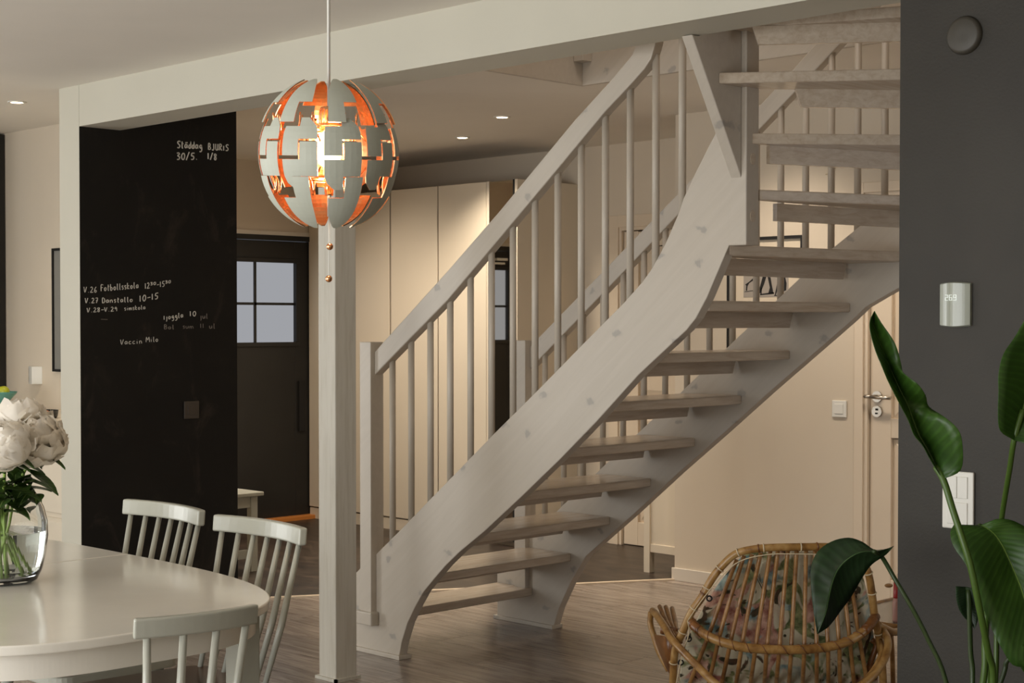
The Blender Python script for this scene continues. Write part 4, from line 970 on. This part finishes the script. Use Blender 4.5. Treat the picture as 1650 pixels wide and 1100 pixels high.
# binding spiral round the brace
hel = []
for i in range(len(bp)*4):
    t_ = i/(len(bp)*4-1)*(len(bp)-1); a0 = min(int(t_), len(bp)-2); p = bp[a0].lerp(bp[a0+1], t_-a0); tn_ = (bp[a0+1]-bp[a0]).normalized()
    n1 = tn_.cross(Vector((0, 0, 1))).normalized(); n2 = tn_.cross(n1); an = t_*2*math.pi/3.6
    hel.append(p+(n1*math.cos(an)+n2*math.sin(an))*.0150)
MB().tube(hel, .0020, 5).build('binding_spiral', M['wrap'], rc, smooth=True)
def ring_at(path, i, r, name, m, tr=.0022, par=rc):
    p = path[i]; t_ = (path[min(i+1, len(path)-1)]-path[max(i-1, 0)]).normalized(); n1 = t_.orthogonal().normalized(); n2 = t_.cross(n1)
    MB().tube([p+(n1*math.cos(a_)+n2*math.sin(a_))*r for a_ in [2*math.pi*k/16 for k in range(16)]], tr, 6, closed=True).build(name, m, par, smooth=True)
for i in (6, 12, 17, 22, 27, 33, 39, 44, 49, 55, 60, 64, 68, 72): ring_at(fp, i, .0135, 'cord_tie', M['string'])
for i in (10, 21, 38, 46, 58): ring_at(fp, i, .0120, 'bamboo_node', M['wrap'], .003)
SPN = [((1187, 908), (1146, 1012), (1108, 1110)), ((1199, 901), (1160, 1022), (1140, 1110)), ((1212, 899), (1178, 1030), (1161, 1110)), ((1226, 896), (1196, 1036), (1185, 1110)), ((1242, 890), (1218, 1040), (1208, 1110)),
       ((1254, 889), (1236, 1042), (1231, 1110)), ((1270, 888), (1256, 1043), (1250, 1110)), ((1284, 888), (1275, 1044), (1271, 1110)), ((1299, 888), (1296, 1044), (1293, 1110)), ((1313, 888), (1316, 1043), (1316, 1110)),
       ((1326, 888), (1334, 1040), (1335, 1110)), ((1339, 890), (1352, 1036), (1354, 1110)), ((1352, 893), (1369, 1028), (1377, 1110)), ((1364, 898), (1383, 1018), (1399, 1110))]
for k, (a, b, c) in enumerate(SPN):
    ed = abs(k-6.5)/6.5
    zt, zb = 4.94+.02*ed, 4.915+.08*ed*ed
    mid1 = ((a[0]*.45+b[0]*.55), (a[1]+b[1])/2)
    MB().tube(smooth_path(PP([(a[0], a[1]-6, zt), (mid1[0], mid1[1], (zt+zb)/2+.02), (b[0], b[1], zb), ((b[0]+c[0])/2, (b[1]+c[1])/2, zb+.03), (c[0], c[1], 5.08)]), 5), .0070, 8).build('spindle', M['rattan'], rc, smooth=True)
crow = []
for y, l_, r_ in ((886, 1210, 1360), (900, 1190, 1378), (912, 1180, 1384), (935, 1160, 1394), (965, 1140, 1400), (1000, 1120, 1405), (1040, 1101, 1411), (1080, 1094, 1416), (1150, 1092, 1418)):
    crow.append([dep(l_+(r_-l_)*j/16, y, 4.985+.05*(2*j/16-1)**2+.012*math.sin(j*2.3+y*.05)+(.10*((y-897)/250)**2)) for j in range(17)])
o = MB().grid(crow).build('cushion', M['fabric'], rc, smooth=True, solid=.012, sub=1)
# arms: bundle of poles that ends in a turned down scroll, and the hoop running round the back
hoopL = [(1052, 984, 5.40), (1060, 993, 5.28), (1072, 1011, 5.12), (1083, 1030, 5.0), (1104, 1053, 4.92), (1128, 1077, 4.86), (1153, 1101, 4.82), (1200, 1135, 4.77), (1270, 1150, 4.75), (1340, 1135, 4.77), (1393, 1101, 4.83), (1418, 1074, 4.88), (1429, 1050, 4.93), (1430, 1030, 4.98), (1422, 1014, 5.05)]
hp_ = smooth_path(PP(hoopL), 5)
MB().tube(hp_, .0125, 12).build('arm_hoop', M['bamboo'], rc, smooth=True)
hoop2 = [(1419, 1032, 5.0), (1421, 1045, 4.95), (1414, 1066, 4.91), (1396, 1092, 4.86), (1372, 1112, 4.83)]
MB().tube(smooth_path(PP(hoop2), 5), .007, 10).build('arm_hoop_lining', M['bamboo'], rc, smooth=True)
for k, q in enumerate([[(1063, 977, 5.42), (1071, 995, 5.28), (1079, 1012, 5.14), (1088, 1030, 5.05)], [(1073, 978, 5.43), (1079, 996, 5.29), (1084, 1012, 5.15), (1091, 1026, 5.08)], [(1083, 980, 5.44), (1087, 997, 5.3), (1089, 1012, 5.16), (1093, 1024, 5.1)]]):
    MB().tube(smooth_path(PP(q), 4), [.008, .0085, .0085, .0085]*0 or .0085, 8).build('arm_rod', M['rattan'], rc, smooth=True)
MB().tube(smooth_path(PP([(1049, 986, 5.42), (1048, 1003, 5.40), (1053, 1022, 5.38), (1062, 1050, 5.36), (1078, 1080, 5.34)]), 5), .0105, 10).build('arm_scroll', M['bamboo'], rc, smooth=True)
MB().tube(smooth_path(PP([(1066, 1014, 5.14), (1078, 1016, 5.13), (1092, 1019, 5.12)]), 4), .0155, 10).build('binding', M['wrap'], rc, smooth=True)
pan = [[dep(1055, 1022, 5.36), dep(1070, 1024, 5.26), dep(1082, 1030, 5.12)], [dep(1061, 1045, 5.36), dep(1072, 1050, 5.26), dep(1083, 1052, 5.14)], [dep(1070, 1068, 5.35), dep(1076, 1072, 5.27), dep(1083, 1074, 5.16)], [dep(1078, 1082, 5.34), dep(1080, 1085, 5.28), dep(1084, 1090, 5.18)]]
MB().grid(pan).build('woven_arm_panel', M['wrap'], rc, smooth=True, solid=.006)
MB().tube(smooth_path(PP([(1414, 1006, 5.03), (1427, 1013, 5.06), (1442, 1018, 5.12), (1460, 1012, 5.18), (1474, 1000, 5.25)]), 5), .0125, 10).build('arm', M['bamboo'], rc, smooth=True)
MB().tube(smooth_path(PP([(1436, 1024, 5.10), (1438, 1060, 5.14), (1440, 1150, 5.2)]), 4), .008, 8).build('arm_post', M['rattan'], rc, smooth=True)
MB().tube(smooth_path(PP([(1404, 1030, 5.06), (1412, 1040, 5.06), (1400, 1075, 5.07), (1396, 1110, 5.08)]), 4), .010, 8).build('arm_post', M['wrap'], rc, smooth=True)
MB().tube(smooth_path(PP([(1108, 1000, 4.96), (1130, 968, 4.95), (1162, 929, 4.93), (1192, 904, 4.92), (1234, 893.5, 4.90), (1275, 892, 4.90), (1340, 893.5, 4.91)]), 4), .0018, 6).build('lacing_cord', M['string'], rc, smooth=True)
MB().tube(smooth_path(PP([(1108, 1000, 4.96), (1110, 1020, 4.97), (1098, 1060, 4.98), (1088, 1110, 5.0)]), 4), .0018, 6).build('lacing_cord', M['string'], rc, smooth=True)
for q in ((1143, 964, 4.96), (1110, 1029, 4.98), (1097, 1067, 5.0)):
    c = dep(*q); MB().tube([c+(Vector((.7, .7, 0))*math.cos(a_)+up*math.sin(a_))*.008 for a_ in [2*math.pi*k/12 for k in range(12)]], .0026, 6, closed=True).build('eyelet', M['gap'], rc, smooth=True)
# base hoop, seat and legs below the picture's edge
def onfloor(x, Z, h): p = dep(x, 900, Z); return Vector((p.x, p.y, h))
MB().tube([onfloor(1255+155*math.cos(a_), 5.20-.22*math.sin(a_), .20) for a_ in [2*math.pi*k/24 for k in range(24)]], .0125, 10, closed=True).build('seat_hoop', M['bamboo'], rc, smooth=True)
for x, Z in ((1120, 5.1), (1390, 5.1), (1130, 5.38), (1380, 5.38)):
    MB().tube([onfloor(x, Z, .0), onfloor(x, Z, .24)], .0125, 10).build('leg', M['bamboo'], rc, smooth=True)

# ------------------------------------------------------------------ side table beside the chair
gt = empty('side_table', tuple(on(1340, 990, 'h', .34).xy)+(0,)); tag(gt, 'low rattan side table with grey top behind the armchair', 'table')
c0, c1, c2 = on(1330, 990.5, 'h', .34), on(1462, 1013, 'h', .34), on(1428, 944, 'h', .34)
ux, uy = Vector((c1.x-c0.x, 0, 0)), Vector((0, c2.y-c0.y, 0)); Q = [c0, c0+ux, c0+ux+uy, c0+uy]
MB().prism([(q.x, q.y) for q in Q], 'z', .328, .34).build('top', M['tglass'], gt, bevel=.002)
for a, b in zip(Q, Q[1:]+Q[:1]): MB().tube([a+up*-.004, b+up*-.004], .011, 10).build('rim', M['rattan'], gt, smooth=True)
for q in Q: MB().tube([Vector((q.x, q.y, 0)), Vector((q.x, q.y, .335))], .0125, 10).build('leg', M['rattan'], gt, smooth=True)
kk = (Q[3]*.78+Q[2]*.22)*0+on(1432, 943, 'h', .345)
MB().sphere(kk, .012, 14, 8, sc=(1.3, 1.6, .7)).build('binding_knot', M['rattan'], gt, smooth=True)
bt = empty('bottle', tuple(on(1445, 1002, 'h', .3405))); tag(bt, 'small bottle with tall red cap on the rattan side table', 'bottle')
bb = on(1445, 1002, 'h', .3405)
MB().lathe([(.001, 0), (.014, 0), (.015, .01), (.015, .07), (.012, .085), (.001, .085)], bb, 20).build('body', M['pinkglass'], bt, smooth=True)
MB().lathe([(.001, .0855), (.0125, .0855), (.013, .09), (.012, .14), (.001, .142)], bb, 20).build('cap', M['redcap'], bt, smooth=True)

# ================================================================== BIRD OF PARADISE PLANT
pb = dep(1592, 1100, 3.5); PB = Vector((pb.x, pb.y, 0))
pa = empty('potted_plant', (PB.x, PB.y, 0)); tag(pa, 'tall plant with broad green leaves in front of the charcoal wall', 'plant')
MB().lathe([(.001, 0), (.12, 0), (.13, .01), (.165, .34), (.168, .36), (.155, .36), (.15, .33), (.001, .33)], (PB.x, PB.y, 0), 36).build('pot', M['pot'], pa, smooth=True)
MB().lathe([(.149, .325), (.001, .335)], (PB.x, PB.y, 0), 30).build('soil', M['soil'], pa)
def cr(seq, n): return smooth_path(seq, n)
def leaf(rows, m, n=4, fold=.0):
    Lp, Mp, Rp = ([dep(*r[i]) for r in rows] for i in range(3))
    Lp, Mp, Rp = cr(Lp, n), cr(Mp, n), cr(Rp, n); g = []
    for a, b, c in zip(Lp, Mp, Rp):
        tocam = (CP-b).normalized(); row = []
        for s_ in (-1, -.7, -.35, -.06, 0, .06, .35, .7, 1):
            e_ = a if s_ < 0 else c; p = b.lerp(e_, abs(s_)); row.append(p+tocam*(fold*math.sin(math.pi*abs(s_))))
        g.append(row)
    return MB().grid(g).build('leaf', m, pa, smooth=True, solid=.0012)
def R3(*rows):
    out = []
    for r in rows:
        if not isinstance(r[0], tuple): r = (r, r, r)      # a tip
        out.append(r)
    return out
z = 3.42
leaf(R3((1519, 772, z), ((1500, 742, z), (1508, 751, z+.02), (1548, 757, z-.03)), ((1487, 718, z-.01), (1493, 722, z+.03), (1551, 719, z-.05)), ((1473, 701, z-.01), (1480, 700, z+.03), (1544, 692, z-.05)), ((1464, 678, z-.02), (1471, 676, z+.03), (1521, 671, z-.03)), ((1452, 655, z-.03), (1461, 650, z+.02), (1497, 655, z+.02)), ((1440, 632, z-.03), (1450, 628, z+.02), (1491, 636, z-.03)), ((1430, 612, z-.02), (1440, 606, z+.03), (1477, 617, z-.05)), ((1421, 590, z-.02), (1431, 583, z+.03), (1456, 601, z-.02)), ((1410, 563, z-.01), (1420, 556, z+.03), (1452, 586, z+.0)), ((1402, 533, z), (1410, 530, z+.03), (1442, 553, z)), ((1402, 516, z), (1407, 513, z+.02), (1420, 520, z)), (1409, 501, z)), M['leaf'])
z = 3.34
leaf(R3((1634, 709, z), ((1612, 694, z-.02), (1640, 690, z+.01), (1668, 716, z-.02)), ((1608, 665, z-.03), (1648, 660, z+.02), (1690, 690, z-.03)), ((1609, 630, z-.03), (1657, 615, z+.02), (1705, 640, z-.03)), ((1609, 603, z-.03), (1663, 580, z+.02), (1712, 595, z-.03)), ((1617, 570, z-.02), (1668, 545, z+.02), (1708, 550, z-.02)), ((1638, 538, z), (1671, 510, z+.01), (1695, 515, z)), (1672, 478, z)), M['leaf'])
z = 3.50
leaf(R3(((1537, 845, z), (1580, 846, z+.02), (1604, 836, z)), ((1531, 859, z-.02), (1592, 852, z), (1622, 836, z)), ((1537, 881, z-.04), (1603, 861, z), (1640, 842, z)), ((1556, 909, z-.06), (1614, 877, z), (1665, 858, z-.02)), ((1570, 940, z-.08), (1624, 897, z), (1685, 885, z-.04)), ((1583, 975, z-.09), (1635, 922, z-.01), (1700, 920, z-.06)), ((1598, 1013, z-.10), (1645, 947, z-.03), (1710, 960, z-.08)), ((1613, 1042, z-.11), (1655, 980, z-.05), (1712, 1000, z-.09)), ((1632, 1071, z-.11), (1664, 1015, z-.08), (1705, 1035, z-.1)), ((1660, 1076, z-.11), (1672, 1060, z-.1), (1690, 1060, z-.1)), (1678, 1092, z-.12)), M['leaf'], fold=.006)
z = 3.66
leaf(R3(((1540, 944, z), (1556, 945, z+.01), (1572, 948, z)), ((1541, 966, z), (1558, 968, z+.01), (1577, 970, z)), ((1549, 988, z), (1563, 990, z+.01), (1577, 992, z)), (1571, 1013, z)), M['leafdk'])
z = 3.40
leaf(R3((1648, 1036, z), ((1639, 1056, z), (1660, 1062, z+.01), (1684, 1060, z)), ((1644, 1074, z), (1666, 1085, z+.01), (1692, 1082, z)), (1672, 1112, z)), M['leaf'])
z = 3.98
leaf(R3(((1426, 885, z), (1432, 883, z), (1440, 879.5, z)), ((1408, 885, z), (1413, 888, z-.02), (1428, 893, z)), ((1390, 873, z+.01), (1388, 889, z-.02), (1405, 909, z)), ((1367, 866, z+.02), (1366, 900, z-.02), (1391, 928, z)), ((1340, 872, z+.02), (1350, 917, z-.02), (1380, 947, z+.01)), ((1318, 888, z+.01), (1341, 938, z-.03), (1369, 965, z+.01)), ((1307, 913, z), (1336, 960, z-.04), (1356, 982, z)), ((1307, 948, z-.02), (1331, 985, z-.06), (1343, 1000, z-.02)), ((1311, 986, z-.04), (1324, 1005, z-.07), (1332, 1012, z-.05)), (1317, 1021, z-.07)), M['leafdk'], fold=-.006)
def stem(seq, r, m):
    p = cr([dep(*q) for q in seq]+[Vector((PB.x+rnd.uniform(-.06, .06), PB.y+rnd.uniform(-.06, .06), .33))], 5)
    MB().tube(p, r, 10).build('leaf_stem', m, pa, smooth=True)
stem([(1408, 888, 3.95), (1421, 897, 3.99), (1444, 936, 3.98), (1470, 980, 3.92), (1496, 1031, 3.82), (1525, 1100, 3.68)], .0058, M['stemdk'])
stem([(1508, 752, 3.44), (1521, 775, 3.42), (1535, 820, 3.40), (1550, 866, 3.38), (1564, 912, 3.37), (1579, 983, 3.38), (1592, 1049, 3.42), (1600, 1100, 3.45)], .0076, M['stem'])
stem([(1648, 660, 3.35), (1634, 709, 3.35), (1627, 755, 3.40), (1614, 835, 3.52), (1609, 900, 3.56), (1606, 1000, 3.56), (1604, 1100, 3.54)], .0062, M['stem'])
stem([(1560, 950, 3.67), (1562, 985, 3.65), (1564, 1050, 3.6), (1567, 1100, 3.57)], .0060, M['stemdk'])
stem([(1589, 985, 3.50), (1587, 1040, 3.5), (1584, 1100, 3.5)], .0078, M['stem'])
stem([(1660, 1062, 3.41), (1640, 1050, 3.5), (1622, 1066, 3.52), (1612, 1100, 3.52)], .0055, M['stemdk'])
stem([(1580, 846, 3.52), (1576, 900, 3.56), (1585, 980, 3.58), (1592, 1100, 3.56)], .0068, M['stem'])

for o in bpy.data.objects:
    if '_w' in o: del o['_w']
